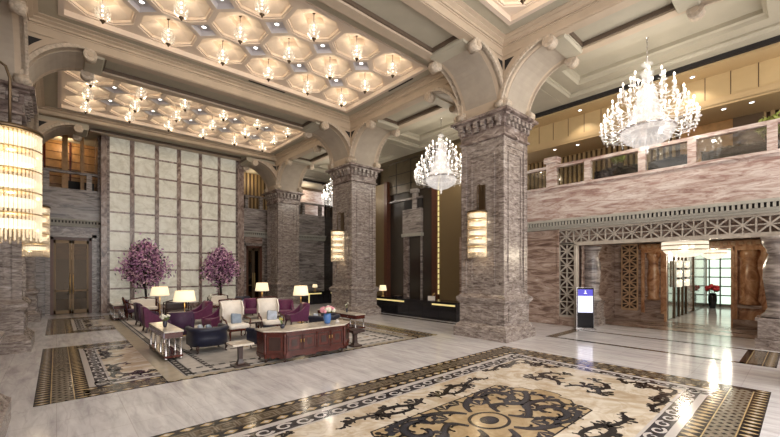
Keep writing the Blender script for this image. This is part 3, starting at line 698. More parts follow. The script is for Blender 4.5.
# ---- aisle ceilings, trays with stepped mouldings
def tray(x0, x1, y0, y1, label, m='sage'):
    mb = MB()
    ring(mb, x0, x1, y0, y1, [(0, 8.62), (.36, 8.62), (.40, 8.68), (.45, 8.70), (.45, 8.76), (.88, 8.76), (.92, 8.86), (.98, 8.90), (.98, 9.02)], m)
    mb.raw([(x0 + .98, y0 + .98, 9.02), (x1 - .98, y0 + .98, 9.02), (x1 - .98, y1 - .98, 9.02), (x0 + .98, y1 - .98, 9.02)], [(3, 2, 1, 0)], m)
    return struct('ceiling', mb, label)
for i in range(3):
    y0, y1 = ROWS[i] + .6, ROWS[i + 1] - .6
    tray(CX + BH, 14.74, y0, y1, 'plaster tray ceiling over the right aisle, %s' % ['entrance bay', 'reception bay', 'far bay'][i])
    if i: tray(-4.8, DX - BH, y0, y1, 'plaster tray ceiling over the left aisle, %s' % ['', 'near bay', 'far bay'][i])
mb = MB()
for y in ROWS: mb.box(CX + .8, 14.74, y - .6, y + .6, 8.60, 8.75, 'sage'); mb.box(-4.8, DX - .8, y - .6, y + .6, 8.60, 8.75, 'sage')
struct('ceiling', mb, 'plain plaster cross bands between the aisle trays')
# ------------------------------------------------------------------ right wall
XW = 14.70
w = MB()
w.box(XW, XW + .5, 6.47, 11.30, 0, 3.75, 'brownm')
for z in (0.0, .62, 1.55, 2.45): w.box(XW - .012, XW, 6.6, 11.2, z + .02, z + .60, 'brownm')
w.box(XW, XW + .5, -3, .10, 0, 3.75, 'brownm')
w.box(XW + .12, XW + .5, .10, 6.47, 3.12, 3.80, 'brownm')
w.box(XW, XW + .4, 5.80, 6.47, 0, .36, 'brownm'); w.box(XW + .12, XW + .5, 5.80, 6.47, .36, 3.14, 'wooddark')
struct('wall_right', w, 'brown veined marble wall beside the entrance portal')
sp = MB(); sp.box(XW - .04, XW + .5, -3, 9.6, 4.12, 5.45, 'pink'); sp.box(XW - .10, XW + .5, -3, 9.6, 5.38, 5.47, 'pink'); sp.box(XW, 17.5, -3, 9.6, 3.80, 4.15, 'brownm'); sp.box(XW + .4, 17.4, -3, 9.6, 5.35, 5.44, 'wooddark')
struct('wall_right', sp, 'pink marble balcony front above the entrance portal')
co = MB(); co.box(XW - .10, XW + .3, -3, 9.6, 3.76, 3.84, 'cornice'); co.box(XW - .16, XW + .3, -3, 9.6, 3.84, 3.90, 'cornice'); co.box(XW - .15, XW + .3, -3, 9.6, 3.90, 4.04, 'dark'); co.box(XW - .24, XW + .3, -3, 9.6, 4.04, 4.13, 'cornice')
y = -2.9
while y < 9.5: co.box(XW - .22, XW - .1, y, y + .062, 3.90, 4.04, 'cornice'); y += .118
struct('trim_1', co, 'grey green dentil cornice under the balcony front')

def lattice(axis, at, u0, u1, z0, z1, cell, depth=.10, bar=.047, mt='lattice', name='trim_2', label=None):
    """open stone lattice of squares with an eight-armed star in each; spans u along the axis, z up"""
    mb = MB(); nu = max(1, round((u1 - u0) / cell)); nz = max(1, round((z1 - z0) / cell)); du = (u1 - u0) / nu; dz = (z1 - z0) / nz
    def P(u, z): return (at, u, z) if axis == 'y' else (u, at, z)
    up = (1, 0, 0) if axis == 'y' else (0, 1, 0)
    def b(p, q, wd=bar, dp=depth): mb.obox(P(*p), P(*q), wd, dp, mt, up)
    for i in range(nu):
        for j in range(nz):
            a, c = u0 + i * du, z0 + j * dz; a2, c2 = a + du, c + dz
            b((a, c), (a2, c2), bar * .9); b((a, c2), (a2, c), bar * .9, depth * .98)
            b((a, (c + c2) / 2), (a2, (c + c2) / 2), bar * .7, depth * .9); b(((a + a2) / 2, c), ((a + a2) / 2, c2), bar * .7, depth * .9)
    for i in range(nu + 1): b((u0 + i * du, z0), (u0 + i * du, z1), bar * .8, depth * 1.05)
    for j in range(nz + 1): b((u0, z0 + j * dz), (u1, z0 + j * dz), bar * (1.6 if j in (0, nz) else .8), depth * 1.1)
    o = mb.build(name); tag(o, label, None, None, 'structure'); return o
lattice('y', XW + .02, -2.4, 6.45, 3.19, 3.72, .56, label='pale stone lattice frieze over the entrance portal')
lattice('y', XW + .02, 5.86, 6.43, .38, 3.17, .56, label='upright pale stone lattice strip beside the dark information screen')
fr = MB(); fr.box(XW - .06, XW + .2, 5.78, 5.86, 0, 3.15, 'lattice'); fr.box(XW - .06, XW + .2, .2, 5.86, 3.10, 3.18, 'lattice'); fr.box(XW - .05, XW + .12, 6.43, 6.50, 0, 3.78, 'brownm')
struct('trim_3', fr, 'pale stone edge of the entrance portal')

# entrance vestibule
v = MB(); v.box(15.1, 19.0, 5.80, 6.1, 0, 3.3, 'brownm'); v.box(15.1, 19.3, -.2, .05, 0, 3.3, 'brownm')
v.box(19.0, 19.3, 3.95, 5.8, 0, 3.4, 'brownm'); v.box(19.0, 19.3, 0, 1.80, 0, 3.4, 'orange'); v.box(19.0, 19.3, 1.8, 3.95, 2.98, 3.4, 'orange')
v.box(18.93, 19.0, 4.72, 5.6, 0, .40, 'brownm')
struct('wall_vestibule', v, 'brown marble walls inside the entrance portal')
v = MB(); v.box(15.0, 30, -.2, 6.1, 3.30, 3.5, 'olive'); struct('ceiling', v, 'low dark ceiling of the vestibule')
lattice('y', 18.95, 4.90, 5.50, .42, 3.28, .52, .08, .055, 'latticewarm', label='warm stone lattice strip on the inner vestibule wall'); 
bk = MB(); bk.box(18.985, 18.999, 4.88, 5.52, .40, 3.3, 'wooddark'); struct('trim_4', bk, 'dark backing behind the warm lattice strip')
def carved(y0, y1, label):
    mb = MB(); x = 18.98
    mb.box(x - .10, x, y0, y0 + .12, 0, 3.05, 'orange'); mb.box(x - .10, x, y1 - .12, y1, 0, 3.05, 'orange'); mb.box(x - .12, x, y0, y1, 2.9, 3.1, 'orange'); mb.box(x - .14, x, y0, y1, 0, .32, 'brownm'); mb.box(x - .10, x, y0 + .1, y1 - .1, .75, .87, 'brownm')
    yc = (y0 + y1) / 2; r = (y1 - y0) / 2 - .16
    mb.lathe([(r * a, z) for a, z in ((1, .88), (1.08, .95), (.86, 1.05), (.98, 1.5), (1.08, 1.85), (.86, 2.2), (.80, 2.5), (1.02, 2.68), (1.1, 2.8), (1, 2.9))], 'orange', (x + .12, yc, 0), 20)
    return struct('trim_5', mb, label)
carved(3.92, 4.74, 'amber carved stone half column left of the glass corridor')
carved(.92, 1.80, 'amber carved stone half column right of the glass corridor')
mb = MB(); mb.box(18.80, 19, .75, .92, 0, 3.15, 'orange'); mb.box(18.80, 19, 0.75, 4.8, 3.05, 3.25, 'orange'); mb.box(18.86, 19, 3.84, 3.93, 0, 3.05, 'orange'); mb.box(18.86, 19, 1.76, 1.86, 0, 3.05, 'orange')
for k in range(18): mb.box(18.76, 18.82, .85 + k * .22, .97 + k * .22, 3.10, 3.2, 'latticewarm')
struct('trim_6', mb, 'amber stone frame around the glass corridor')
# vase-shaped half columns at the portal mouth
def vasecol(x, y, z0, label, s=1.0):
    mb = MB(); mb.box(x - .45 * s, x + .45 * s, y - .42 * s, y + .5 * s, 0, .30, 'lilac'); mb.box(x - .40 * s, x + .40 * s, y - .37 * s, y + .45 * s, .30, z0 - .08, 'lilac'); mb.box(x - .45 * s, x + .45 * s, y - .42 * s, y + .5 * s, z0 - .08, z0, 'lilac')
    mb.lathe([(r * s, z0 + z) for r, z in ((.40, 0), (.42, .06), (.33, .14), (.28, .28), (.33, .7), (.38, 1.15), (.36, 1.5), (.26, 1.75), (.30, 1.80), (.30, 1.88), (.40, 2.05), (.42, 3.10 - z0))], 'greym', (x, y, 0), 22)
    return struct('column', mb, label, 'column')
vasecol(15.75, 5.62, .95, 'vase-shaped stone half column behind the information screen', .85)
vasecol(14.75, .42, .86, 'grey stone half column at the far right edge of the portal', 1.0)
# corridor
c = MB(); c.box(19.3, 29.2, 3.95, 4.3, 0, 3.3, 'greym'); c.box(19.3, 29.2, 1.2, 1.5, 0, 3.3, 'brownm'); c.box(29.0, 29.3, 1.2, 4.3, 0, 3.4, 'brownm'); 
for a, b, m in ((19.5, 20.4, 'mirror'), (20.75, 21.35, 'blackgloss'), (22.2, 22.9, 'blackgloss'), (21.4, 22.1, 'mirror'), (23.1, 24.6, 'brownm'), (24.8, 27.8, 'mirror')): c.box(a, b, 3.90, 3.95, .05, 3.05, m)
for a in (20.45, 21.37, 22.15, 22.95, 24.7): c.box(a, a + .12, 3.85, 3.95, 0, 3.1, 'bronze')
struct('wall_corridor', c, 'mirrored corridor wall beyond the entrance')
g = MB(); g.box(28.9, 28.95, 1.8, 3.9, .15, 3.3, 'glassgreen')
for k in range(5): g.box(28.80, 28.92, 1.8 + k * .49, 1.86 + k * .49, 0, 3.3, 'irongreen')
for k in range(7): g.box(28.80, 28.92, 1.8, 3.9, .10 + k * .53, .16 + k * .53, 'irongreen')
struct('window_1', g, 'lit pale green glass grid at the end of the corridor')

# balcony railing, right
def rail(name, label, axis, at, u0, u1, zb, zt, posts, tall=None, flip=1, th=.16, glass=True):
    mb = MB()
    def bx(mb_, a, b, t0, t1, z0, z1, m): mb_.box(t0, t1, a, b, z0, z1, m) if axis == 'y' else mb_.box(a, b, t0, t1, z0, z1, m)
    bx(mb, u0, u1, at - .07, at + .13, zt - .11, zt, 'pink' if axis == 'y' else 'greym')
    o = struct(name, mb, label, 'railing')
    for p in posts:
        q = MB(); big = tall and abs(p - tall) < .01; h = .19 if big else .105
        bx(q, p - h, p + h, at - .09, at + .15, zb, zt + (.22 if big else 0) - (.0 if big else .02), 'pink' if axis == 'y' else 'greym')
        if big: bx(q, p - h - .07, p + h + .07, at - .16, at + .22, zt + .10, zt + .32, 'pink')
        q.build('post', o)
    if glass:
        pp = sorted([u0] + list(posts) + [u1])
        for a, b in zip(pp, pp[1:]):
            if b - a > .4: q = MB(); bx(q, a + .12, b - .12, at + .02, at + .035, zb + .02, zt - .12, 'glass'); q.build('glass_panel', o)
    return o
rail('railing', 'marble balcony railing with glass panels above the entrance portal', 'y', XW, -3, 9.6, 5.45, 6.30, (-.85, .60, 2.34, 3.66, 5.38, 6.73, 8.6), 6.73)
def planter(loc, L, label, axis='y'):
    t = thing('planter_trough', label, 'planter', loc, 0, 'planters behind the balcony railing')
    b = MB(); b.box(-.16, .16, -L / 2, L / 2, 0, .34, 'blackgloss'); b.build('trough', t)
    f = MB(); r = random.Random(int(L * 100))
    for k in range(int(L * 60)):
        p = Vector((r.uniform(-.15, .15), r.uniform(-L / 2, L / 2), r.uniform(.33, .42))); a = r.uniform(0, 6.28); d = Vector((math.cos(a), math.sin(a), .6)) * .06; e = Vector((-math.sin(a), math.cos(a), .3)) * .04
        f.raw([p - d, p + e, p + d, p - e], [(0, 1, 2, 3)], 'leafdark')
    f.build('leaves', t); return t
planter((15.1, 4.55, 5.475), 1.4, 'black planter trough behind the glass, second bay from the tall balcony post')
planter((15.1, 3.0, 5.475), 1.1, 'black planter trough behind the glass, third bay from the tall balcony post')
planter((15.1, 1.45, 5.475), 1.4, 'black planter trough behind the glass at the far right end of the balcony')
def bush(loc, r, label, green='leaf'):
    t = thing('potted_bush', label, 'plant', loc)
    p = MB(); p.lathe([(.10, 0), (.15, .02), (.17, .45), (.15, .45)], 'blackgloss', n=12); p.build('pot', t)
    f = MB(); rr = random.Random(int(r * 1000) + int(loc[1] * 10))
    for k in range(260):
        d = Vector((rr.gauss(0, 1), rr.gauss(0, 1), rr.gauss(0, .7))).normalized() * r * rr.uniform(.55, 1); p = Vector((0, 0, .55 + r * .5)) + d
        a = Vector((rr.uniform(-1, 1), rr.uniform(-1, 1), rr.uniform(-.3, 1))) * r * .3; e = a.cross(Vector((rr.uniform(-1, 1), rr.uniform(-1, 1), 1))).normalized() * r * .12
        f.raw([p - a, p + e, p + a, p - e], [(0, 1, 2, 3)], green)
    f.build('leaves', t)
    s = MB(); s.tube([(0, 0, .4), (0.02, 0, .6 + r * .4)], .02, 'trunk'); s.build('stem', t); return t
M['limeleaf'] = mat('lime_leaf', (0.30, 0.34, 0.075), 0.6)
bush((15.35, .62, 5.60), .34, 'round green bush behind the railing at the far right', 'limeleaf')
bush((15.45, 4.6, 5.62), .22, 'small lime green bush behind the railing left of the big chandelier', 'limeleaf')

# upper right: slot, gold soffit, gold fascia, slatted wall
u = MB(); u.box(XW + .02, XW + .16, -3, 24, 8.47, 8.66, 'dark'); u.box(XW, XW + .05, -3, 24, 8.60, 9.6, 'sage')
u.box(XW + .16, 15.75, -3, 9.6, 8.40, 8.47, 'goldsoffit'); u.box(15.70, 15.8, -3, 9.6, 7.62, 8.42, 'goldwall'); u.box(15.62, 15.8, -3, 9.6, 7.42, 7.64, 'goldsoffit'); u.box(15.62, 17.5, -3, 9.6, 7.36, 7.44, 'goldsoffit')
y = -2.8
while y < 9.5: u.box(15.692, 15.70, y, y + .02, 7.64, 8.40, 'slatdark'); y += .62
struct('wall_upper', u, 'gold panelled upper wall above the balcony')
s = MB(); s.box(17.40, 17.5, -3, 9.6, 5.4, 7.4, 'slatdark'); y = -2.95
while y < 9.5:
    if not (.9 < y < 3.1): s.box(17.30, 17.40, y, y + .10, 5.44, 7.36, 'slatlight')
    y += .20
s.box(17.28, 17.42, 1.65, 3.1, 5.44, 7.36, 'woodwarm'); s.box(17.26, 17.42, .9, 1.65, 5.44, 7.36, 'slatdark')
struct('wall_balcony', s, 'tan slatted wall at the back of the balcony')

# reception stretch of the right wall
r = MB(); r.box(15.9, 16.1, 9.6, 24.2, 0, 9.3, 'olive'); r.box(XW, 16.0, 9.6, 24, 8.40, 8.6, 'olive')
r.box(XW, 15.9, 9.60, 11.2, 3.6, 8.5, 'olive')
r.box(XW + .05, 15.9, 11.20, 12.62, 0, 8.45, 'goldscreen'); r.box(XW + .06, 15.9, 16.88, 17.85, 0, 7.35, 'goldscreen'); r.box(XW + .5, 15.9, 16.88, 17.85, 7.35, 8.5, 'olive')
r.box(XW + .2, 15.9, 17.85, 24, 0, 8.5, 'darkglass'); r.box(XW + .16, 15.9, 13.05, 16.7, 6.6, 8.5, 'olive')
for yy in (13.6, 14.8, 16.0): r.box(XW + .14, XW + .17, yy, yy + .03, 6.6, 8.5, 'dark')
for zz in (7.05, 7.7): r.box(XW + .14, XW + .17, 13.05, 16.7, zz, zz + .03, 'dark')
r.box(XW + .24, 15.9, 13.05, 16.7, 0, 6.6, 'darkglass')
struct('wall_reception', r, 'dark bronze and gold screen wall behind the reception desk')
p = MB(); p.box(XW + .05, 15.9, 13.95, 15.38, 4.20, 5.55, 'greym'); p.box(XW + .0, 15.9, 13.90, 15.43, 4.02, 4.20, 'cornice'); p.box(XW + .1, 15.9, 14.98, 15.36, 0, 4.05, 'lilacdark'); p.box(XW + .22, 15.92, 13.98, 14.98, 0, 4.02, 'darkglass'); p.box(XW + .14, 15.9, 13.97, 14.06, 0, 4.02, 'greym')
p.box(XW + .06, XW + .3, 14.3, 14.62, 5.55, 6.55, 'greym'); p.box(XW + .0, XW + .3, 14.2, 14.72, 6.42, 6.66, 'greym'); p.box(XW + .1, XW + .3, 13.95, 16.6, 6.10, 6.20, 'greym')
p.box(XW + .12, XW + .26, 13.96, 14.28, 5.56, 6.08, 'dark'); p.box(XW + .12, XW + .26, 14.7, 15.36, 5.56, 6.08, 'dark')
struct('wall_niche', p, 'grey marble pier with balcony post between the wood fins')
for k, (a, b) in enumerate(((12.72, 13.08), (16.62, 16.88))):
    f = MB(); f.box(XW - .05, XW + .26, a, b, 0, 7.4, 'redwood'); struct('trim_7', f, ['tall red brown wood fin beside the glowing strip behind the desk', 'tall red brown wood fin at the left of the reception wall'][k])
f = MB(); 
for k in range(24): f.box(XW + .0, XW + .05, 12.635, 12.695, .9 + k * .27, 1.12 + k * .27, 'strip')
t = tag(f.build('light_strip'), 'upright glowing light strip beside the wood fin', 'light')

# ------------------------------------------------------------------ far wall
YF = 24.0
w = MB(); w.box(-5, -.30, YF, YF + .4, 0, 4.3, 'greym'); w.box(1.40, 1.75, YF, YF + .4, 0, 4.3, 'lilacdark'); w.box(-.3, 1.4, YF, YF + .4, 3.80, 4.3, 'lilacdark'); w.box(8.6, 9.0, YF, YF + .4, 0, 4.3, 'greym'); w.box(10.15, 16, YF, YF + .4, 0, 4.3, 'greym'); w.box(9.0, 10.15, YF, YF + .4, 3.75, 4.3, 'brownm')
w.box(-5, 1.75, YF - .08, YF + .4, 4.62, 6.12, 'greym'); w.box(8.6, 16, YF - .08, YF + .4, 4.62, 6.12, 'greym')
struct('wall_far', w, 'grey brown marble wall at the far end of the hall')
co = MB()
for a, b in ((-5, 1.66), (8.65, 16)):
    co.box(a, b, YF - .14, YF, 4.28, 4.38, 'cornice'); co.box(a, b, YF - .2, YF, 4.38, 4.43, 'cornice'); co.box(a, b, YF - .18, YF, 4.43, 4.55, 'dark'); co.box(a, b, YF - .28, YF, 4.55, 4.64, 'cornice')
    x = a
    while x < b - .1: co.box(x, x + .06, YF - .25, YF - .1, 4.43, 4.55, 'cornice'); x += .125
struct('trim_8', co, 'pale dentil cornice along the far wall')
rail('railing', 'grey marble balcony railing over the left bronze door', 'x', YF, -5, 1.7, 6.12, 6.98, (-3, -.36, 1.22), glass=False)
rail('railing', 'grey marble balcony railing at the far right corner', 'x', YF, 8.66, 16, 6.12, 6.98, (9.1, 10.05, 11.4, 13.15, 14.55, 15.4), glass=False)
b = MB(); b.box(-5, 1.7, 26.0, 26.2, 5.9, 9.6, 'woodwarm'); b.box(1.55, 1.75, 23.9, 26, 6.1, 9.6, 'lilacdark'); b.box(-5, 1.7, YF + .1, 26.1, 5.8, 6.0, 'wooddark')
for k in range(6): b.box(-4.5 + k, -4.42 + k, 25.93, 26, 6, 9.5, 'wood')
for k in range(8): b.box(-5, 1.7, 25.96, 26, 6.2 + k * .42, 6.22 + k * .42, 'wood')
b.box(.20, .42, 24.6, 25.2, 6, 9.4, 'woodwarm'); b.box(.9, 1.05, 24.5, 24.9, 6, 9.4, 'woodwarm'); b.box(.45, 1.5, 25.3, 25.4, 6, 6.75, 'dark')
struct('wall_balcony', b, 'amber wood lined balcony room above the left bronze door')
b = MB(); b.box(8.5, 18, 26.0, 26.2, 5.9, 9.6, 'slatdark'); b.box(8.5, 18, YF + .1, 26.1, 5.8, 6.0, 'wooddark'); b.box(8.4, 8.6, 23.9, 26, 6.1, 9.6, 'lilacdark')
k = 8.6
while k < 12.2: b.box(k, k + .12, 25.9, 26, 6, 9.5, 'slatlight'); k += .26
b.box(12.2, 16, 25.8, 26, 6, 8.3, 'pink'); b.prism([(13.35 + .55 * math.cos(t), 7.1 + .55 * math.sin(t)) for t in [PI * i / 10 for i in range(11)]] + [(12.8, 6), (13.9, 6)], 'y', 25.7, 25.82, 'dark')
struct('wall_balcony', b, 'slatted and pink walls behind the far right balcony')
# end wall of the aisles above
e = MB(); e.box(-5.2, -5, -3, 26, 0, 9.8, 'brownm'); e.box(-5, 18, 26.2, 26.4, 0, 9.8, 'olive'); e.box(11.6, 16, 22.9, 26.2, 8.55, 8.75, 'sage'); e.box(-5, -2.2, 22.9, 26.2, 8.55, 8.75, 'sage'); e.box(11.6, 14.7, 23.6, 23.8, 8.45, 8.56, 'dark')
e.box(-2.2, 11.6, 23.1, 26.2, 8.9, 9.1, 'sage')
struct('wall_left', e, 'plain outer walls of the side aisles')

# onyx wall
YP = 23.30
xs = [(1.96, 2.83), (3.02, 3.94), (4.12, 4.99), (5.18, 6.11), (6.27, 7.15), (7.29, 8.20)]
zs = [9.02, 8.08, 7.08, 6.08, 5.08, 4.12, 3.12, 2.14, 1.20, .25]
f = MB(); f.box(1.64, 8.66, YP + .12, YF + .2, 0, 9.3, 'mullion'); f.box(1.64, 1.96, YP - .06, YP + .12, 0, 9.3, 'mullion'); f.box(8.20, 8.66, YP - .06, YP + .12, 0, 9.3, 'mullion'); f.box(1.64, 8.66, YP - .08, YP + .12, 9.02, 9.35, 'mullion'); f.box(1.96, 8.2, YP, YP + .12, 0, .25, 'mullion')
f.box(1.88, 1.98, YP - .1, YP, 0, 9.1, 'lilacdark'); f.box(8.18, 8.28, YP - .1, YP, 0, 9.1, 'lilacdark')
for (a, b), (c, d) in zip(xs, xs[1:]): f.box(b, c, YP - .03, YP + .12, 0, 9.1, 'mullion')
for z in zs[1:-1]: f.box(1.96, 8.2, YP + .02, YP + .12, z - .04, z + .04, 'mullion')
fw = struct('wall_onyx', f, 'tall marble framed wall of backlit onyx panels')
for a, b in xs:
    for z1, z0 in zip(zs, zs[1:]):
        q = MB(); q.box(a, b, YP + .06, YP + .11, z0 + .04, z1 - .04, 'onyx'); q.build('onyx_panel', fw)

# bronze doors
def door(n, x0, x1, zt, label):
    f = MB(); f.box(x0, x0 + .12, YF - .06, YF + .3, 0, zt, 'redwood'); f.box(x1 - .12, x1, YF - .06, YF + .3, 0, zt, 'redwood'); f.box(x0, x1, YF - .06, YF + .3, zt - .14, zt, 'redwood')
    for s in (x0 - .18, x1): f.box(s, s + .18, YF - .1, YF + .1, 0, zt + .16, 'lilac')
    f.box(x0 - .18, x1 + .18, YF - .1, YF + .1, zt, zt + .18, 'lilac')
    o = tag(f.build('door_%d' % n), label, 'door', None, 'structure')
    xm = (x0 + x1) / 2
    for a, b, s in ((x0 + .12, xm - .01, 1), (xm + .01, x1 - .12, -1)):
        d = MB(); d.box(a, a + .08, YF + .05, YF + .12, .02, zt - .14, 'bronze'); d.box(b - .08, b, YF + .05, YF + .12, .02, zt - .14, 'bronze'); d.box(a, b, YF + .05, YF + .12, .02, .2, 'bronze'); d.box(a, b, YF + .05, YF + .12, zt - .3, zt - .14, 'bronze'); d.box(a, b, YF + .05, YF + .12, 1.1, 1.18, 'bronze')
        l = d.build('door_leaf', o)
        g = MB(); g.box(a + .08, b - .08, YF + .07, YF + .1, .2, zt - .3, 'doorglass'); g.build('pane', l)
        h = MB(); x = b - .05 if s > 0 else a + .05; h.tube([(x, YF + .0, 1.0), (x, YF - .02, 1.05), (x, YF - .02, 1.9), (x, YF, 1.95)], .018, 'brass'); h.build('handle', l)
    return o
def tint_glass(name, tint, gl):
    m = bpy.data.materials.new(name); m.use_nodes = True; nt = m.node_tree; nt.nodes.clear(); L = nt.links.new
    o = nt.nodes.new('ShaderNodeOutputMaterial'); t = nt.nodes.new('ShaderNodeBsdfTransparent'); g = nt.nodes.new('ShaderNodeBsdfGlossy')
    t.inputs['Color'].default_value = (*tint, 1); g.inputs['Roughness'].default_value = 0.05; g.inputs['Color'].default_value = (.6, .5, .4, 1)
    mx = nt.nodes.new('ShaderNodeMixShader'); mx.inputs[0].default_value = gl
    L(t.outputs[0], mx.inputs[1]); L(g.outputs[0], mx.inputs[2]); L(mx.outputs[0], o.inputs['Surface']); return m
M['doorglass'] = tint_glass('bronze_door_glass', (.40, .30, .20), .03)
def back_room(x0, x1, nm):
    b = MB(); b.box(x0 - .6, x1 + .6, 25.9, 26.0, 0, 3.9, 'wooddark'); b.box(x0 - .7, x0 - .6, 24.4, 26, 0, 3.9, 'wooddark'); b.box(x1 + .6, x1 + .7, 24.4, 26, 0, 3.9, 'wooddark'); b.box(x0 - .7, x1 + .7, 24.4, 26, 3.9, 4.0, 'wooddark')
    b.box(x0, x1 + .4, 25.5, 25.9, 0, .62, 'ivory'); b.box(x0 - .3, x1 + .3, 25.86, 25.9, 2.7, 3.5, 'brownm'); b.box(x0 + .5, x0 + .95, 25.3, 25.6, .9, 1.5, 'blackgloss')
    struct('wall_backroom', b, 'dim brown room behind the ' + nm)
    light('back_room_fill', 'POINT', ((x0 + x1) / 2, 25.1, 3.6), 5, (1, .82, .58), .06)  # unseen light with no fixture, added to brighten the space behind the glass
back_room(-.23, 1.33, 'left bronze door'); back_room(9.05, 10.1, 'right bronze door')
light('balcony_room_fill', 'POINT', (.3, 25.2, 8.6), 45, (1, .78, .5), .1)  # unseen fill lights without fixtures, added to brighten the balcony rooms
light('balcony_room_fill', 'POINT', (10, 25.2, 8.4), 15, (1, .8, .55), .1)
light('balcony_room_fill', 'POINT', (14, 25.2, 8.0), 25, (1, .85, .65), .1)
door(1, -.23, 1.33, 3.75, 'bronze framed glass double door left of the onyx wall')
door(2, 9.05, 10.1, 3.70, 'bronze framed glass double door right of the onyx wall')
# ------------------------------------------------------------------ crystal pendants
ORD = ['first', 'second', 'third', 'fourth', 'fifth', 'sixth']
def pendant():
    t = thing('crystal_pendant', '', 'pendant lamp', (0, 0, 0))
    c = MB(); c.lathe([(0, -.07), (.03, -.06), (.05, -.03), (.045, 0)], 'bronze', n=8); c.build('canopy', t)
    r = MB(); r.tube([(0, 0, -.05), (0, 0, -.30)], .010, 'bronze', 5); r.build('rod', t)
    b = MB(); rr = random.Random(3)
    for ring_, (z, rad, n, ln) in enumerate(((-.28, .055, 5, .18), (-.40, .11, 7, .20), (-.53, .165, 9, .22), (-.66, .15, 8, .18))):
        for k in range(n):
            a = 2 * PI * (k + .5 * (ring_ % 2)) / n; ca, sa = math.cos(a), math.sin(a)
            b.tube([(ca * rad * .55, sa * rad * .55, z - ln * .55), (ca * rad * .95, sa * rad * .95, z - ln * .2), (ca * rad * 1.12, sa * rad * 1.12, z + ln * .35)], [.010, .021, .003], 'pend', 4, False)
    for z in (-.38, -.50, -.62): b.ball((0, 0, z), .028, 'bulb', 6)
    b.build('crystal_body', t)
    f = MB(); f.lathe([(0, -.86), (.02, -.84), (.035, -.80), (.07, -.77), (.03, -.74)], 'bronze', n=8); f.build('finial', t)
    return t
proto = None
for bi, nm in ((1, 'near coffered ceiling'), (2, 'far coffered ceiling'), (0, '')):
    ya, yb = CELLS[bi]
    for b in range(3):
        y = ya + (b + .5) * (yb - ya) / 3
        for a in range(6):
            if bi == 0 and not (a == 5 and b == 2): continue
            if bi == 1 and ((a < 1 and b < 2) or (a < 2 and b == 0)): 
                continue
            z = ZK + .10 + .41
            lab = 'crystal pendant in the %s, row %s, %s from the left' % (nm, ['nearest the camera', 'in the middle', 'farthest back'][b], ORD[a]) if bi else 'single crystal pendant cut by the top edge above the arch nearest the camera'
            if proto is None: proto = pendant(); proto.location = (PX[a], y, z); proto['label'] = lab; proto['group'] = 'crystal pendants of the coffered ceilings'
            else: dup(proto, (PX[a], y, z), 0.4 * a + b, lab, 'crystal pendants of the coffered ceilings')
            light('pendant_light', 'POINT', (PX[a], y, z - .50), PEND_W, (1, .82, .60), .035)
# spots in the diamond wells
def spot():
    t = thing('recessed_spotlight', '', 'spotlight')
    r = MB(); r.lathe([(.085, 0), (.085, -.015), (.06, -.02), (.06, 0)], 'silver', n=12); r.build('rim', t)
    l = MB(); l.lathe([(0, -.012), (.06, -.012)], 'led', n=12); l.build('lens', t); return t
sp0 = None
def put_spot(loc, lab, group, w=0, ang=1.5, size=.06, col=(1, .88, .74)):
    global sp0
    if sp0 is None: sp0 = spot(); sp0.location = loc; sp0['label'] = lab; sp0['group'] = group
    else: dup(sp0, loc, 0, lab, group)
    if w: light('spot_light', 'SPOT', (loc[0], loc[1], loc[2] - .04), w, col, size, (0, 0, 0), ang)
for bi, nm in ((1, 'near'), (2, 'far')):
    ya, yb = CELLS[bi]
    for b in (1, 2):
        for a in range(1, 6):
            if bi == 1 and a == 1 and b == 1: continue
            put_spot((.15 + 1.525 * a, ya + b * (yb - ya) / 3, ZK + .21), 'diamond well spotlight of the %s coffered ceiling, %s row, %s from the left' % (nm, ['front', 'back'][b - 1], ORD[a - 1]), 'spotlights in the coffered ceilings', SPOT_W, 1.3)
for i, (x, y) in enumerate(((12.75, 3.68), (12.75, 4.95), (12.75, 2.42), (12.75, 1.18))):
    put_spot((x, y, 9.02), 'aisle ceiling spotlight %s' % ['just left of the big chandelier rod', 'farthest left, beside the arch scroll', 'just right of the big chandelier rod', 'at the top right edge of the picture'][i], 'spotlights of the aisle ceiling', AISLE_W, 1.9)
for i, (x, y) in enumerate(((12.72, 11.4), (12.65, 12.6))):
    put_spot((x, y, 9.02), 'aisle ceiling spotlight above the reception chandelier, %s of the two' % ['right', 'left'][i], 'spotlights of the aisle ceiling', AISLE_W, 1.9)
for i, (x, y, z) in enumerate(((15.2, 5.86, 8.40), (15.28, 2.43, 8.40))):
    put_spot((x, y, z), 'gold soffit spotlight %s' % ['left of the big chandelier', 'right of the big chandelier'][i], 'spotlights of the gold soffit', 45, 2.0)
for i, (x, y, z) in enumerate(((16.0, 7.2, 7.36), (16.1, 6.3, 7.36), (16.0, 4.9, 7.36), (16.0, 1.75, 7.36), (16.0, 1.1, 7.36), (16.0, 3.4, 7.36))):
    put_spot((x, y, z), 'low balcony spotlight %s' % ['nearest the marble column', 'second from the marble column', 'third from the marble column', 'right of the big chandelier, lower', 'farthest right', 'behind the big chandelier'][i], 'spotlights over the balcony', 32, 2.2, .06, (1, .80, .52))
for i, (x, y, z) in enumerate(((15.2, 11.9, 8.39), (13.4, 19.6, 8.55))):
    put_spot((x, y, z), ['spotlight in the dark ceiling over the gold screen', 'spotlight of the aisle ceiling in the far right bay'][i], 'spotlights of the aisle ceiling', 40, 1.6)

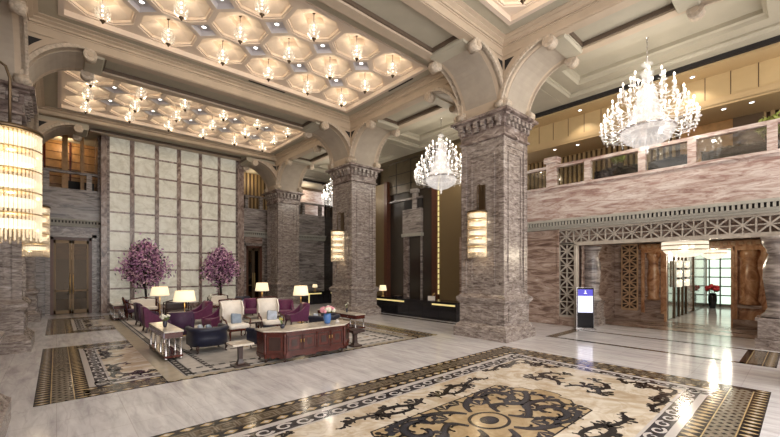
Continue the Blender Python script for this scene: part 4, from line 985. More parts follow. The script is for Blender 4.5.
# ------------------------------------------------------------------ big chandeliers
def chandelier():
    t = thing('crystal_chandelier', '', 'chandelier')
    c = MB(); c.lathe([(0, 0), (.11, 0), (.09, -.04), (.04, -.10), (.02, -.12)], 'chrome', n=14); c.build('canopy', t)
    r = MB(); r.tube([(0, 0, -.1), (0, 0, -.95)], .014, 'chrome', 6)
    for k in range(5): r.ball((0, 0, -.2 - .15 * k), .024, 'chrome', 6)
    r.build('chain', t)
    s = MB(); s.lathe([(.02, -.78), (.15, -.86), (.05, -.95), (.09, -1.05), (.17, -1.12), (.10, -1.30), (.08, -1.5), (.16, -1.62), (.12, -1.8), (.14, -2.6)], 'crystal', n=12); s.build('stem', t)
    bw = MB(); bw.lathe([(.64, -2.74), (.66, -2.80), (.66, -2.92), (.54, -3.08), (.34, -3.20), (.14, -3.26), (.02, -3.28)], 'crystalsoft', n=28, smooth=False); b_ = bw.build('bowl', t)
    rm = MB(); rm.lathe([(.66, -2.70), (.71, -2.72), (.71, -2.77), (.66, -2.78)], 'chrome', n=28); rm.build('bowl_rim', t)
    cn = MB(); cn.lathe([(.62, -2.72), (.42, -2.40), (.29, -2.0), (.22, -1.66), (.17, -1.56)], 'crystalsoft', n=24, smooth=False); cn.build('crystal_tent', t)
    fn = MB(); fn.lathe([(.02, -3.24), (.07, -3.30), (.03, -3.36), (.05, -3.42), (0, -3.48)], 'crystal', n=10); fn.build('finial', t)
    st = MB(); rr = random.Random(5)
    tiers = ((1.17, -2.70, 22), (1.07, -2.40, 18), (.88, -2.06, 15), (.66, -1.66, 11), (.40, -1.38, 7))
    for ti, (R, zc, n) in enumerate(tiers):
        a_ = MB()
        a_.tube([(.10, 0, zc + .12), (R * .40, 0, zc - .12), (R * .72, 0, zc - .24), (R * .95, 0, zc - .16), (R, 0, zc + .02)], [.016, .013, .011, .010, .009], 'crystal', 5)
        a_.lathe([(.012, .0), (.06, .02), (.07, .045), (.02, .05), (.022, .13), (.022, .20)], 'crystal', (R, 0, zc), 8)
        am = a_.build('arm', t); bl = MB(); bl.lathe([(.014, .20), (.028, .23), (.020, .27), (0, .30)], 'bulb', (R, 0, zc), 6); bo = bl.build('bulb', am)
        for k in range(n):
            ang = 2 * PI * k / n + ti * .2
            if k == 0: am.rotation_euler = (0, 0, ang); continue
            a2 = am.copy(); COL.objects.link(a2); a2.parent = t; a2.rotation_euler = (0, 0, ang); b2 = bo.copy(); COL.objects.link(b2); b2.parent = a2
        for k in range(n):
            a = 2 * PI * k / n + ti * .2; x, y = R * math.cos(a), R * math.sin(a)
            for q in range(3):
                z = zc - .06 - .085 * q - (.02 if k % 2 else 0); rd = .016 - .003 * q + (.006 if q == 2 else 0); f = 1 - .03 * q
                st.raw([(x * f + rd, y * f, z), (x * f, y * f + rd, z), (x * f - rd, y * f, z), (x * f, y * f - rd, z), (x * f, y * f, z + .04), (x * f, y * f, z - .05)], [(0, 1, 4), (1, 2, 4), (2, 3, 4), (3, 0, 4), (1, 0, 5), (2, 1, 5), (3, 2, 5), (0, 3, 5)], 'crystal')
        for k in range(n):   # swags from arm to arm
            a0, a1 = 2 * PI * k / n, 2 * PI * (k + 1) / n
            for q in range(5):
                f = (q + .5) / 5; x = R * .8 * (math.cos(a0) * (1 - f) + math.cos(a1) * f); y = R * .8 * (math.sin(a0) * (1 - f) + math.sin(a1) * f); z = zc + .05 - .25 * math.sin(PI * f)
                rd = .011; st.raw([(x + rd, y, z), (x, y + rd, z), (x - rd, y, z), (x, y - rd, z), (x, y, z + rd * 1.5), (x, y, z - rd * 1.5)], [(0, 1, 4), (1, 2, 4), (2, 3, 4), (3, 0, 4), (1, 0, 5), (2, 1, 5), (3, 2, 5), (0, 3, 5)], 'crystal')
    o = st.build('crystal_drops', t); o['kind'] = 'stuff'
    return t
ch = chandelier(); ch.location = (12.80, 3.07, 9.02); ch['label'] = 'largest crystal chandelier, hanging in front of the marble balcony'; ch['group'] = 'crystal chandeliers of the aisle'
dup(ch, (12.80, 10.86, 9.02), .1, 'crystal chandelier hanging in front of the reception desk screens', 'crystal chandeliers of the aisle')
dup(ch, (12.80, 18.66, 9.02), .2, 'farthest crystal chandelier, half hidden behind the middle marble column', 'crystal chandeliers of the aisle')
for y in (3.07, 10.86, 18.66):
    for k in range(9):
        a = 2 * PI * k / 6 + .3; rr_, zz = ((1.0, 6.62) if k < 6 else (.55, 7.55)); a = a if k < 6 else 2 * PI * k / 3
        light('chandelier_light', 'POINT', (12.8 + rr_ * math.cos(a), y + rr_ * math.sin(a), zz), CH_W / 9, (1, .90, .76), .05)

# ------------------------------------------------------------------ crystal wall sconces
def sconce():
    t = thing('crystal_wall_sconce', '', 'wall lamp')      # wall plane at x = 0, lamp towards -x
    p = MB(); p.box(-.05, .0, -.11, .11, .58, 1.46, 'bronze'); p.box(-.06, -.05, -.08, .08, .62, 1.42, 'bronze'); p.build('back_plate', t)
    b = MB(); b.tube([(-.05, 0, 1.20), (-.09, 0, 1.37), (-.16, 0, 1.46), (-.25, 0, 1.40), (-.29, 0, 1.25), (-.29, 0, .55)], .018, 'bronze', 6); b.build('bracket', t)
    c = MB(); c.lathe([(0, .60), (.31, .60), (.325, .58), (.325, .55), (.30, .55)], 'bronze', (-.29, 0, 0), 24); c.build('cap', t)
    for k in range(5):
        g = MB(); z = .47 - .275 * k; g.lathe([(.235, z - .045), (.268, z - .01), (.268, z + .01), (.235, z + .045), (.18, z), (.235, z - .045)], 'rodlit', (-.29, 0, 0), 24); g.build('light_ring', t)
    r = MB()
    for k in range(46):
        a = 2 * PI * k / 46; x, y = -.29 + .292 * math.cos(a), .292 * math.sin(a); L = -.82 - (.04 if k % 2 else 0)
        if x > -.02: continue
        r.lathe([(.0, L - .03), (.017, L), (.019, L + .1), (.019, .55)], 'rod', (x, y, 0), 5, smooth=False)
    r.build('crystal_rods', t)
    m = MB()
    for z in (.55, .33, .06, -.22, -.50): m.lathe([(.308, z), (.314, z - .008), (.308, z - .016)], 'brass', (-.29, 0, 0), 28)
    m.build('brass_hoops', t)
    return t
s = sconce(); s.location = (CX - HX + .04, 6.88, 3.42); s['label'] = 'crystal rod wall sconce on the large marble column nearest the reception desk'; s['group'] = 'crystal rod wall sconces'
dup(s, (CX - HX + .04, 14.68, 3.42), 0, 'crystal rod wall sconce on the middle marble column of the right row', 'crystal rod wall sconces')
dup(s, (DX + HX - .04, 6.88, 3.42), PI, 'largest crystal rod wall sconce, cut by the left edge of the picture', 'crystal rod wall sconces')
dup(s, (DX + HX - .04, 14.68, 3.42), PI, 'crystal rod wall sconce half hidden behind the largest one at the left', 'crystal rod wall sconces')
for x, sg in ((CX - HX, -1), (DX + HX, 1)):
    for y in (6.88, 14.68):
        for z in (2.75, 3.15, 3.7): light('sconce_light', 'POINT', (x + sg * .26, y, z), SC_W, (1, .84, .60), .05)

# ------------------------------------------------------------------ drum lamps of the vestibule
def drum(loc, r, lab):
    t = thing('crystal_drum_lamp', lab, 'ceiling lamp', loc, 0, 'crystal drum lamps of the vestibule')
    c = MB(); c.lathe([(0, .04), (r * .9, .04), (r, 0), (r, -.04), (r * .9, -.04)], 'brass', n=28); c.build('ceiling_plate', t)
    d = MB(); d.lathe([(r * .98, -.03), (r, -.16), (r, -.34), (r * .97, -.36)], 'drum', n=44, smooth=False); d.build('crystal_drum', t)
    b = MB(); b.lathe([(r * .97, -.36), (r * .80, -.50), (r * .45, -.60), (0, -.64)], 'drum', n=44, smooth=False); b.build('crystal_bowl', t)
    h = MB()
    for z in (-.05, -.20, -.35): h.lathe([(r * 1.0, z), (r * 1.012, z - .015), (r, z - .03)], 'brass', n=44)
    h.build('hoops', t); return t
drum((16.5, 2.84, 3.24), .66, 'large crystal drum lamp under the entrance portal ceiling')
drum((21.0, 2.62, 3.24), .45, 'smaller crystal drum lamp farther in over the corridor')
light('drum_light', 'POINT', (16.5, 2.84, 2.85), 240, (1, .86, .64), .14); light('drum_light', 'POINT', (21.0, 2.62, 2.4), 90, (1, .86, .64), .05); light('corridor_light', 'POINT', (26, 2.6, 2.9), 60, (1, .92, .75), .3)
def small_sconce(loc, lab):
    t = thing('corridor_sconce', lab, 'wall lamp', loc, 0, 'sconces on the corridor wall')
    p = MB(); p.box(-.10, .10, -.04, 0, -.6, .6, 'bronze'); p.build('back_plate', t)
    b = MB()
    for k in range(3): b.lathe([(.14, -.16), (.17, -.13), (.17, .13), (.14, .16)], 'drum', (0, -.14, -.42 + .42 * k), 12, PI, 2 * PI)
    b.build('crystal_tiers', t)
small_sconce((20.2, 3.86, 2.0), 'tiered crystal sconce on the corridor mirror, left of two'); small_sconce((21.75, 3.86, 2.0), 'tiered crystal sconce on the corridor mirror, right of two')
# air slots
for i, (x0, x1, y0, y1) in enumerate(((9.42, 9.56, 9.4, 10.7), (5.2, 6.6, 13.40, 13.52))):
    v = MB(); v.box(x0, x1, y0, y1, ZK - .012, ZK + .02, 'dark'); tag(v.build('air_slot'), ['dark air slot in the ceiling band beside the coffered ceiling, right side', 'dark air slot in the ceiling band above the beam between the coffers'][i], 'vent', 'air slots in the ceiling')
# ------------------------------------------------------------------ lounge carpet
mb = MB(); x0, x1, y0, y1 = 1.96, 8.30, 8.45, 21.6
mb.box(x0, x1, y0, y1, .002, .012, 'carpet')
def crect(a, b, c, d, m, z=.0125): rect(mb, a, b, c, d, z, m)
for a, b in ((x0 + .02, x0 + .06), (x0 + .14, x0 + .18), (x1 - .06, x1 - .02), (x1 - .18, x1 - .14)): crect(a, b, y0, y1, 'carpetdark')
y = y0 + .1
while y < 14: 
    for xx in (x0 + .06, x1 - .14, x0 + .56, x1 - .64): crect(xx, xx + .09, y, y + .13, 'carpetdark', .013)
    y += .22
crect(x0 + .54, x0 + .57, y0 + .5, y1, 'carpetdark'); crect(x1 - .57, x1 - .54, y0 + .5, y1, 'carpetdark')
x = x0 + .1
while x < x1 - .1:
    for yy in (y0 + .06, y0 + .5): crect(x, x + .14, yy, yy + .10, 'carpetdark', .013)
    x += .24
crect(x0 + .2, x0 + .5, y0 + .2, y1, 'carpetpale'); crect(x0 + .2, x1 - .2, y0 + .18, y0 + .46, 'carpetpale', .0124)
for k in range(26):
    r_ = random.Random(k); cx_, cy_ = r_.uniform(2.8, 7.6), r_.uniform(9.3, 21)
    crect(cx_ - .5, cx_ + .5, cy_ - .35, cy_ + .35, 'carpetpale', .0126 + k * 1e-5)
    for q in range(3): crect(cx_ - .4 + q * .3, cx_ - .2 + q * .3, cy_ - .05, cy_ + .05, 'goldinlay' if q % 2 else 'carpetdark', .0131 + k * 1e-5)
tag(mb.build('lounge_carpet'), 'grey patterned lounge carpet with dark checked border under the armchairs', 'carpet')

# ------------------------------------------------------------------ furniture makers
def leg(mb, x, y, h, m, r0=.028, r1=.018, splay=0.0):
    mb.obox((x, y, h), (x + splay * (1 if x > 0 else -1), y + splay * (1 if y > 0 else -1), 0), r0 * 2, r0 * 2, m, (0, 1, 0))
def cab_leg(parent, x, y, h, m):
    b = MB(); s = 1 if x > 0 else -1; q = 1 if y > 0 else -1
    b.tube([(x, y, h), (x + .025 * s, y + .025 * q, h * .78), (x + .01 * s, y + .01 * q, h * .42), (x - .008 * s, y - .008 * q, h * .14), (x + .02 * s, y + .02 * q, .012), (x + .02 * s, y + .02 * q, 0)], [.036, .040, .024, .016, .024, .020], m, 6); b.build('leg', parent)
def slope_chair(m='purple', W=.70, D=.72, H=.86):
    """upholstered armchair whose arms sweep down from the back; faces -y"""
    t = thing('lounge_armchair', '', 'armchair')
    s = MB(); s.cush(0, -.03, .34, W - .14, D - .12, .20, .06, m); s.build('seat', t)
    b = MB(); b.prism([(D / 2 - .02, .18), (D / 2 + .06, H), (D / 2 - .02, H + .02), (D / 2 - .10, H - .05), (D / 2 - .16, .40), (D / 2 - .16, .18)], 'x', -W / 2 + .03, W / 2 - .03, m, True); b.build('backrest', t)
    for sx in (-1, 1):
        a = MB(); x0, x1 = sorted((sx * (W / 2 - .09), sx * W / 2))
        a.prism([(D / 2 + .05, H - .04), (D / 2 - .08, H - .06), (D * .22, H - .19), (0, H - .30), (-D * .25, H - .37), (-D / 2 + .02, H - .39), (-D / 2, H - .45), (-D / 2 + .03, .20), (D / 2, .20)][::-1], 'x', x0, x1, m); a.build('arm', t)
    for x in (-1, 1):
        for y in (-1, 1): l = MB(); l.obox((x * (W / 2 - .06), y * (D / 2 - .07), .22), (x * (W / 2 - .03), y * (D / 2 - .02), 0), .045, .045, 'wooddark', (0, 1, 0)); l.build('leg', t)
    return t
def wing_chair():
    t = thing('wing_chair', '', 'armchair')
    W, D, H = .72, .74, 1.20
    s = MB(); s.cush(0, -.06, .40, W - .10, D - .08, .15, .06, 'ivory', puff=.2); s.build('seat', t)
    a = MB(); a.box(-W / 2 + .03, W / 2 - .03, -D / 2 - .02, D / 2 - .06, .27, .335, 'wood'); a.build('seat_rail', t)
    b = MB(); b.prism([(D / 2 - .16, .34), (D / 2 - .12, .9), (D / 2 - .02, H - .03), (D / 2 + .06, H - .03), (D / 2 - .02, .34)], 'x', -W / 2 + .05, W / 2 - .05, 'ivory', True); b.build('backrest', t)
    f = MB()
    for sx in (-1, 1):
        f.tube([(sx * (W / 2 - .06), D / 2 - .06, .30), (sx * (W / 2 - .04), D / 2 - .06, .85), (sx * (W / 2 + .0), D / 2 + .01, H - .01)], .025, 'wood', 6)
    f.tube([(-W / 2, D / 2 + .01, H - .01), (0, D / 2 + .03, H + .012), (W / 2, D / 2 + .01, H - .01)], .026, 'wood', 6); f.build('back_frame', t)
    for sx in (-1, 1):
        w = MB(); x0, x1 = sorted((sx * (W / 2 - .05), sx * (W / 2 - .01)))
        w.prism([(D / 2 - .04, .56), (D / 2 + .0, H - .04), (D / 2 - .12, H - .08), (D / 2 - .24, .92), (D / 2 - .22, .70)], 'x', x0, x1, 'ivory'); w.build('wing', t)
        r = MB(); r.tube([(sx * (W / 2 - .03), D / 2 - .16, .70), (sx * (W / 2 + .01), .02, .62), (sx * (W / 2 + .03), -D / 2 + .14, .60), (sx * (W / 2 + .01), -D / 2 + .12, .50), (sx * (W / 2 - .03), -D / 2 + .16, .33)], .026, 'wood', 6); r.build('arm', t)
        for y in (-D / 2 + .02, D / 2 - .12): cab_leg(t, sx * (W / 2 - .06), y, .28, 'wood')
    return t
def tub_chair(W=.92, D=.78, H=.66):
    """low rolled tub chair, closed back at -y, open towards +y"""
    t = thing('tub_armchair', '', 'armchair')
    path = [(-W / 2 + .06, D / 2), (-W / 2 + .05, .05), (-W / 2 + .09, -D / 2 + .20), (-W / 2 + .26, -D / 2 + .07), (0, -D / 2 + .05), (W / 2 - .26, -D / 2 + .07), (W / 2 - .09, -D / 2 + .20), (W / 2 - .05, .05), (W / 2 - .06, D / 2)]
    P = curve(path, 4); prof = [(.05, .18), (.055, .40), (.045, .54), (.085, .58), (.10, .63), (.07, .675), (0, .69), (-.05, .655), (-.05, .56), (-.05, .18)]
    v = []; f = []; n = len(prof)
    for i, p in enumerate(P):
        a, c = P[max(0, i - 1)], P[min(len(P) - 1, i + 1)]; d = Vector((c[0] - a[0], c[1] - a[1])).normalized(); nx, ny = d.y, -d.x
        if nx * p[0] + ny * p[1] < 0 and i not in (0,): nx, ny = -nx, -ny
        for o, z in prof: v.append((p[0] + nx * o, p[1] + ny * o, z * H / .69))
    for i in range(len(P) - 1):
        for k in range(n): k2 = (k + 1) % n; f.append((i * n + k, i * n + k2, i * n + n + k2, i * n + n + k))
    f.append(tuple(range(n))); f.append(tuple((len(P) - 1) * n + k for k in range(n)))
    b = MB(); b.raw(v, f, 'navy', True); b.build('curved_back', t)
    s = MB(); s.cush(0, .04, .30, W - .20, D - .12, .22, .06, 'navy', puff=.15); s.build('seat', t)
    for x in (-1, 1):
        for y in (-1, 1): cab_leg(t, x * (W / 2 - .12), y * (D / 2 - .09), .19, 'wooddark')
    return t
def pillow(loc, rz, tilt, m, lab, s=.30):
    b = MB(); b.cush(0, 0, 0, s, s * .36, s, s * .17, m, n=4)
    o = b.build('throw_pillow'); o.location = loc; o.rotation_euler = (tilt, 0.15, rz)
    return tag(o, lab, 'pillow', 'throw pillows')
def console(W, L, H, lab, loc, rz=0, group='marble topped console tables', front='mauve'):
    """long console, length along y"""
    t = thing('console_table', lab, 'side table', loc, rz, group)
    a = MB(); a.box(-W / 2, W / 2, -L / 2, L / 2, H - .035, H, 'creamtop'); a.build('tabletop', t)
    f = MB(); f.box(-W / 2 + .02, W / 2 - .02, -L / 2 + .02, L / 2 - .02, H - .17, H - .035, 'wood'); f.build('frieze', t)
    nd = 3
    for k in range(nd):
        d = MB(); y0 = -L / 2 + .05 + k * (L - .10) / nd; y1 = y0 + (L - .10) / nd - .03
        d.box(-W / 2 - .002, -W / 2 + .03, y0, y1, H - .155, H - .05, front); dr = d.build('drawer', t)
        k_ = MB(); k_.ball((-W / 2 - .015, (y0 + y1) / 2, H - .10), .016, 'chrome', 6); k_.build('knob', dr)
    for sx in (-1, 1):
        for y in (-L / 2 + .06, -L / 6, L / 6, L / 2 - .06):
            l = MB(); x = sx * (W / 2 - .05); l.lathe([(.034, 0), (.034, .05), (.026, .06), (.026, H - .20), (.034, H - .19), (.034, H - .165)], 'chrome', (x, y, 0), 10); l.build('leg', t)
    s = MB(); s.box(-W / 2 + .01, W / 2 - .01, -L / 2 + .02, L / 2 - .02, .06, .11, 'wood'); s.build('lower_shelf', t)
    return t
def floor_lamp(loc, zt, zb, dia, lab):
    t = thing('floor_lamp', lab, 'lamp', loc, 0, 'lit cream shaded floor lamps')
    b = MB(); b.lathe([(0, 0), (.16, 0), (.16, .02), (.05, .04), (.018, .06)], 'brass', n=16); b.build('base', t)
    p = MB(); p.tube([(0, 0, .04), (0, 0, zb + .15)], .014, 'brass', 6); p.lathe([(.02, .5), (.035, .54), (.02, .58)], 'brass', n=8); p.build('pole', t)
    s = MB(); r = dia / 2; h = zt - zb; n = 28; s.lathe([(r, zb), (r * .93, zb + h * .3), (r * .80, zb + h * .98), (r * .78, zt)], 'shade', n=n); s.lathe([(r * 1.01, zb), (r * 1.0, zb + .02)], 'ivory', n=n); s.lathe([(r * .785, zt), (r * .80, zt - .015)], 'ivory', n=n); s.build('shade', t)
    light('lamp_light', 'POINT', (loc[0], loc[1], (zt + zb) / 2 + .05), LAMP_W, (1, .78, .48), .10)
    light('lamp_light', 'POINT', (loc[0], loc[1], zb - .05), LAMP_W * .5, (1, .78, .48), .12)
def table_lamp(loc, h, dia, lab):
    t = thing('desk_lamp', lab, 'lamp', loc, 0, 'small lit desk lamps')
    b = MB(); b.lathe([(0, 0), (.09, 0), (.08, .02), (.025, .05), (.035, h * .3), (.015, h * .55)], 'brass', n=12); b.build('base', t)
    s = MB(); r = dia / 2; s.lathe([(r, h * .52), (r * .78, h)], 'shade', n=18); s.build('shade', t)
def flowers(name, loc, lab, vase, vh, vr, petal, fr, n, fh, grp=None, green='leaf'):
    t = thing(name, lab, 'flowers', loc, 0, grp)
    v = MB(); v.lathe([(0, 0), (vr * .6, 0), (vr * .75, vh * .1), (vr, vh * .55), (vr * .95, vh * .8), (vr * .8, vh), (vr * .7, vh * .97), (vr * .6, vh * .5)], vase, n=14); v.build('vase', t)
    r = random.Random(n + int(loc[0] * 10)); f = MB(); g = MB()
    for k in range(n):
        a = r.uniform(0, 2 * PI); q = fr * math.sqrt(r.random()); x, y = q * math.cos(a), q * math.sin(a); z = vh + fh * (.65 + .5 * r.random()) * (1 - .35 * (q / fr) ** 2)
        f.ball((x, y, z), fr * r.uniform(.30, .42), petal if k % 4 else ('whiteflower' if petal != 'redflower' else petal), 6); g.tube([(x * .2, y * .2, vh * .9), (x * .7, y * .7, vh + fh * .35), (x, y, z)], .005, green, 4)
        for _ in range(2):
            p = Vector((x * .8, y * .8, vh + fh * r.uniform(.1, .6))); d = Vector((math.cos(a + r.uniform(-1, 1)), math.sin(a + r.uniform(-1, 1)), r.uniform(-.2, .6))) * fr * .5; e = Vector((-d.y, d.x, 0)) * .4
            g.raw([p, p + d * .5 + e, p + d, p + d * .5 - e], [(0, 1, 2, 3)], green)
    f.build('blooms', t); g.build('stems', t); return t

# ------------------------------------------------------------------ lounge, placed
LG = 'armchairs of the lounge'
pc = slope_chair('purple')
def put(src, x, y, rz, lab, first=[True]):
    return dup(src, (x, y, .0126), rz, lab, LG)
R_ = math.radians
pc.location = (2.62, 15.35, .0126); pc.rotation_euler = (0, 0, R_(90)); pc['label'] = 'purple armchair in the left row, in front of the first lit floor lamp'; pc['group'] = LG
put(pc, 4.28, 16.35, R_(-82), 'purple armchair seen in profile right of the two left floor lamps')
put(pc, 4.22, 13.95, R_(-80), 'purple armchair half hidden behind the left ivory wing chair')
put(pc, 6.42, 16.35, R_(-25), 'purple armchair between the two ivory wing chairs, farther back')
put(pc, 7.25, 14.75, R_(-20), 'purple armchair just right of the right ivory wing chair')
put(pc, 6.92, 13.15, R_(-98), 'dark purple armchair in profile behind the pink flowers')
pd = slope_chair('plum'); pd.location = (2.68, 17.25, .0126); pd.rotation_euler = (0, 0, R_(95)); pd['label'] = 'dark plum armchair in the left row, just behind the front purple one'; pd['group'] = LG
put(pd, 2.86, 12.95, R_(172), 'dark plum armchair with its back to the camera behind the near left console table')
pn = slope_chair('navy'); pn.location = (6.62, 17.75, .0126); pn.rotation_euler = (0, 0, R_(-10)); pn['label'] = 'navy armchair with a pale blue pillow behind the left ivory wing chair'; pn['group'] = LG
wc = wing_chair(); wc.location = (4.22, 12.05, .0126); wc.rotation_euler = (0, 0, R_(4)); wc['label'] = 'ivory high backed wing chair on the left, with a grey blue pillow'; wc['group'] = 'ivory wing chairs'
dup(wc, (5.42, 12.15, .0126), R_(-6), 'ivory high backed wing chair on the right, behind the sideboard', 'ivory wing chairs')
tb = tub_chair(); tb.location = (3.05, 10.72, .0126); tb.rotation_euler = (0, 0, R_(0)); tb['label'] = 'navy tub armchair with its rolled back to the camera beside the left console table'; tb['group'] = 'navy tub chairs'
dup(tb, (6.75, 10.75, .0126), R_(30), 'navy tub armchair behind the right end of the sideboard', 'navy tub chairs')
dup(tb, (4.30, 10.05, .0126), R_(20), 'small dark tub armchair tucked against the left end of the sideboard', 'navy tub chairs', (.72, .8, .88))
pillow((4.22, 11.98, .63), R_(10), R_(-18), 'paleblue', 'grey blue pillow on the left ivory wing chair', .34)
pillow((5.42, 12.02, .63), R_(-10), R_(-18), 'bluewhite', 'white and blue pillow on the right ivory wing chair', .34)
pillow((2.92, 10.92, .56), R_(65), R_(-20), 'bluewhite', 'pale blue pillow in the navy tub chair, left of two', .28)
pillow((3.12, 10.86, .55), R_(60), R_(-25), 'paleblue', 'pale blue pillow in the navy tub chair, right of two', .28)
pillow((6.5, 10.95, .56), R_(40), R_(-20), 'bluewhite', 'pale blue pillow in the tub chair right of the pink flowers', .30)
pillow((6.60, 17.55, .58), R_(-10), R_(-20), 'paleblue', 'pale blue pillow on the navy armchair at the back', .32)

def sideboard():
    t = thing('sideboard', 'long mahogany sideboard with canted ends and cream marble top facing the camera', 'sideboard', (4.80, 8.10, .0126))
    xl, D, H = 1.18, .78, .745
    out = lambda e: [(-.82, -e), (.82, -e), (xl + e, .30), (xl + e, D), (-xl - e, D), (-xl - e, .30)]
    b = MB(); b.prism(out(0), 'z', .17, H - .06, 'wood'); b.build('body', t)
    tp = MB(); tp.prism(out(.035), 'z', H - .06, H - .03, 'wood'); tp.prism(out(.05), 'z', H - .03, H, 'creamtop'); tp.build('top', t)
    ap = MB(); n = 10
    for a, c in (((-.82, 0), (.82, 0)), ((.82, 0), (xl, .30)), ((-xl, .30), (-.82, 0)), ((-xl, .30), (-xl, D)), ((xl, .30), (xl, D))):
        for k in range(n):
            f0, f1 = k / n, (k + 1) / n; fm = (f0 + f1) / 2; h = .05 + .05 * abs(math.cos(PI * 2.5 * fm))
            p = Vector((a[0] + (c[0] - a[0]) * f0, a[1] + (c[1] - a[1]) * f0, .19 - h / 2)); q = Vector((a[0] + (c[0] - a[0]) * f1, a[1] + (c[1] - a[1]) * f1, .19 - h / 2)); ap.obox(p, q, .03, h, 'wood')
    ap.build('apron', t)
    for k in range(4):
        x0 = -.80 + k * .40; d = MB(); d.box(x0 + .012, x0 + .388, -.022, 0, .22, H - .10, 'wood'); 
        for a, c, z0, z1 in ((x0 + .04, x0 + .06, .26, H - .14), (x0 + .34, x0 + .36, .26, H - .14)): d.box(a, c, -.032, -.022, z0, z1, 'wooddark')
        for z0 in (.26, H - .16): d.box(x0 + .04, x0 + .36, -.032, -.022, z0, z0 + .02, 'wooddark')
        d.box(x0 + .13, x0 + .27, -.030, -.022, .36, .52, 'wooddark')
        dr = d.build('door', t); h = MB(); xx = x0 + (.36 if k % 2 == 0 else .04); h.lathe([(.012, -.04), (.018, -.02), (.012, 0), (.018, .02), (.012, .04)], 'brass', (xx, -.045, .47), 8); h.build('handle', dr)
    for sx in (-1, 1):
        p = MB(); a = Vector((sx * .86, .03, 0)); c = Vector((sx * (xl - .03), .27, 0)); nrm = Vector((sx * .30, -.36, 0)).normalized() * .012
        p.obox(a + nrm + Vector((0, 0, .44)), c + nrm + Vector((0, 0, .44)), .02, .40, 'wood'); p.obox(a + nrm * 2 + Vector((0, 0, .44)) + (c - a) * .15, a + nrm * 2 + Vector((0, 0, .44)) + (c - a) * .85, .012, .30, 'wooddark'); p.build('end_panel', t)
        m = MB(); m.lathe([(.03, .17), (.04, .22), (.03, .3), (.034, .6), (.042, .68)], 'wood', (sx * .84, -.012, 0), 8); m.lathe([(.03, .17), (.04, .22), (.03, .3), (.034, .6), (.042, .68)], 'wood', (sx * xl, .30, 0), 8); m.build('corner_post', t)
        for x, y in ((sx * .80, .04), (sx * (xl - .05), .32), (sx * (xl - .05), D - .06)): cab_leg(t, x, y, .19, 'wooddark')
    cab_leg(t, .0, .05, .19, 'wooddark')
    return t
sideboard()
console(.42, 2.0, .70, 'near left console table with marble top and silver column legs', (2.10, 11.1, .0126))
console(.46, 2.6, .58, 'dark console table in front of the middle marble column', (8.05, 11.85, .0126), front='wood')
console(.42, 1.7, .66, 'far left console table by the bronze door', (1.98, 20.3, .0126))
console(.40, .62, .66, 'small console table with a flower vase behind the left floor lamps', (4.98, 17.35, .0126))
def pedestal_table(loc, lab, W=.46, H=.52, base='wooddark'):
    t = thing('pedestal_table', lab, 'side table', loc, 0, 'square pedestal side tables')
    a = MB(); a.box(-W / 2, W / 2, -W / 2, W / 2, H - .04, H, 'creamtop'); a.build('tabletop', t)
    p = MB(); p.sqlathe([(.09, .03), (.07, .06), (.045, .15), (.05, H - .10), (.08, H - .04)], base, (0, 0), 0, 0); p.build('column', t)
    b = MB(); b.box(-.17, .17, -.17, .17, 0, .03, base); b.build('base', t); return t
pedestal_table((3.10, 8.55, .0126), 'square marble topped pedestal table between the navy tub chair and the sideboard')
def stool(loc, lab):
    t = thing('dark_stool', lab, 'stool', loc)
    a = MB(); a.box(-.2, .2, -.2, .2, .40, .47, 'wooddark'); a.build('seat', t)
    p = MB(); p.sqlathe([(.10, .04), (.055, .10), (.05, .32), (.09, .40)], 'wooddark', (0, 0), 0, 0); p.build('column', t)
    b = MB(); b.box(-.15, .15, -.15, .15, 0, .04, 'wooddark'); b.build('base', t)
stool((6.32, 8.55, .0126), 'dark square pedestal stool at the right end of the sideboard')
def tea_table(loc, W, L, H, lab, rz=0, top='creamtop'):
    t = thing('tea_table', lab, 'side table', loc, rz, 'low tea tables of the lounge')
    a = MB(); a.box(-W / 2, W / 2, -L / 2, L / 2, H - .03, H, top); a.build('tabletop', t)
    f = MB(); f.box(-W / 2 + .03, W / 2 - .03, -L / 2 + .03, L / 2 - .03, H - .09, H - .03, 'wooddark'); f.build('frame', t)
    for sx in (-1, 1):
        for sy in (-1, 1): cab_leg(t, sx * (W / 2 - .05), sy * (L / 2 - .05), H - .05, 'wooddark')
tea_table((4.82, 12.15, .0126), .46, .46, .50, 'small tea table between the two ivory wing chairs')
tea_table((3.62, 16.75, .0126), .66, .60, .45, 'cream topped low tea table in front of the carved brown settee')
tea_table((6.1, 13.6, .0126), .55, .55, .46, 'cream topped low tea table behind the right ivory wing chair')
def settee(loc, rz, W, lab, back='ivory', wood='wood', H=.84):
    t = thing('carved_settee', lab, 'sofa', loc, rz, 'carved wood settees')
    s = MB(); s.cush(0, 0, .38, W - .08, .60, .16, .06, back); s.build('seat', t)
    r = MB(); r.box(-W / 2, W / 2, -.31, .31, .24, .31, wood); r.build('seat_rail', t)
    b = MB(); b.cush(0, .28, .60, W - .12, .10, .36, .05, back); b.build('backrest', t)
    f = MB(); f.tube([(-W / 2, .30, .24), (-W / 2, .32, H - .08), (-W / 4, .33, H - .02), (0, .33, H + .03), (W / 4, .33, H - .02), (W / 2, .32, H - .08), (W / 2, .30, .24)], .03, wood, 6); f.build('back_frame', t)
    for sx in (-1, 1):
        a = MB(); a.tube([(sx * W / 2, .30, .62), (sx * (W / 2 + .02), 0, .58), (sx * W / 2, -.26, .55), (sx * W / 2, -.28, .26)], .026, wood, 6); a.build('arm', t)
        for y in (-.26, .26): cab_leg(t, sx * (W / 2 - .05), y, .26, wood)
settee((3.85, 17.9, .0126), R_(-4), .95, 'dark carved settee behind the low tea table and left floor lamps', 'wooddark', 'wooddark')
settee((6.35, 20.4, .0126), R_(0), 1.0, 'ivory carved settee in front of the right blossom tree')
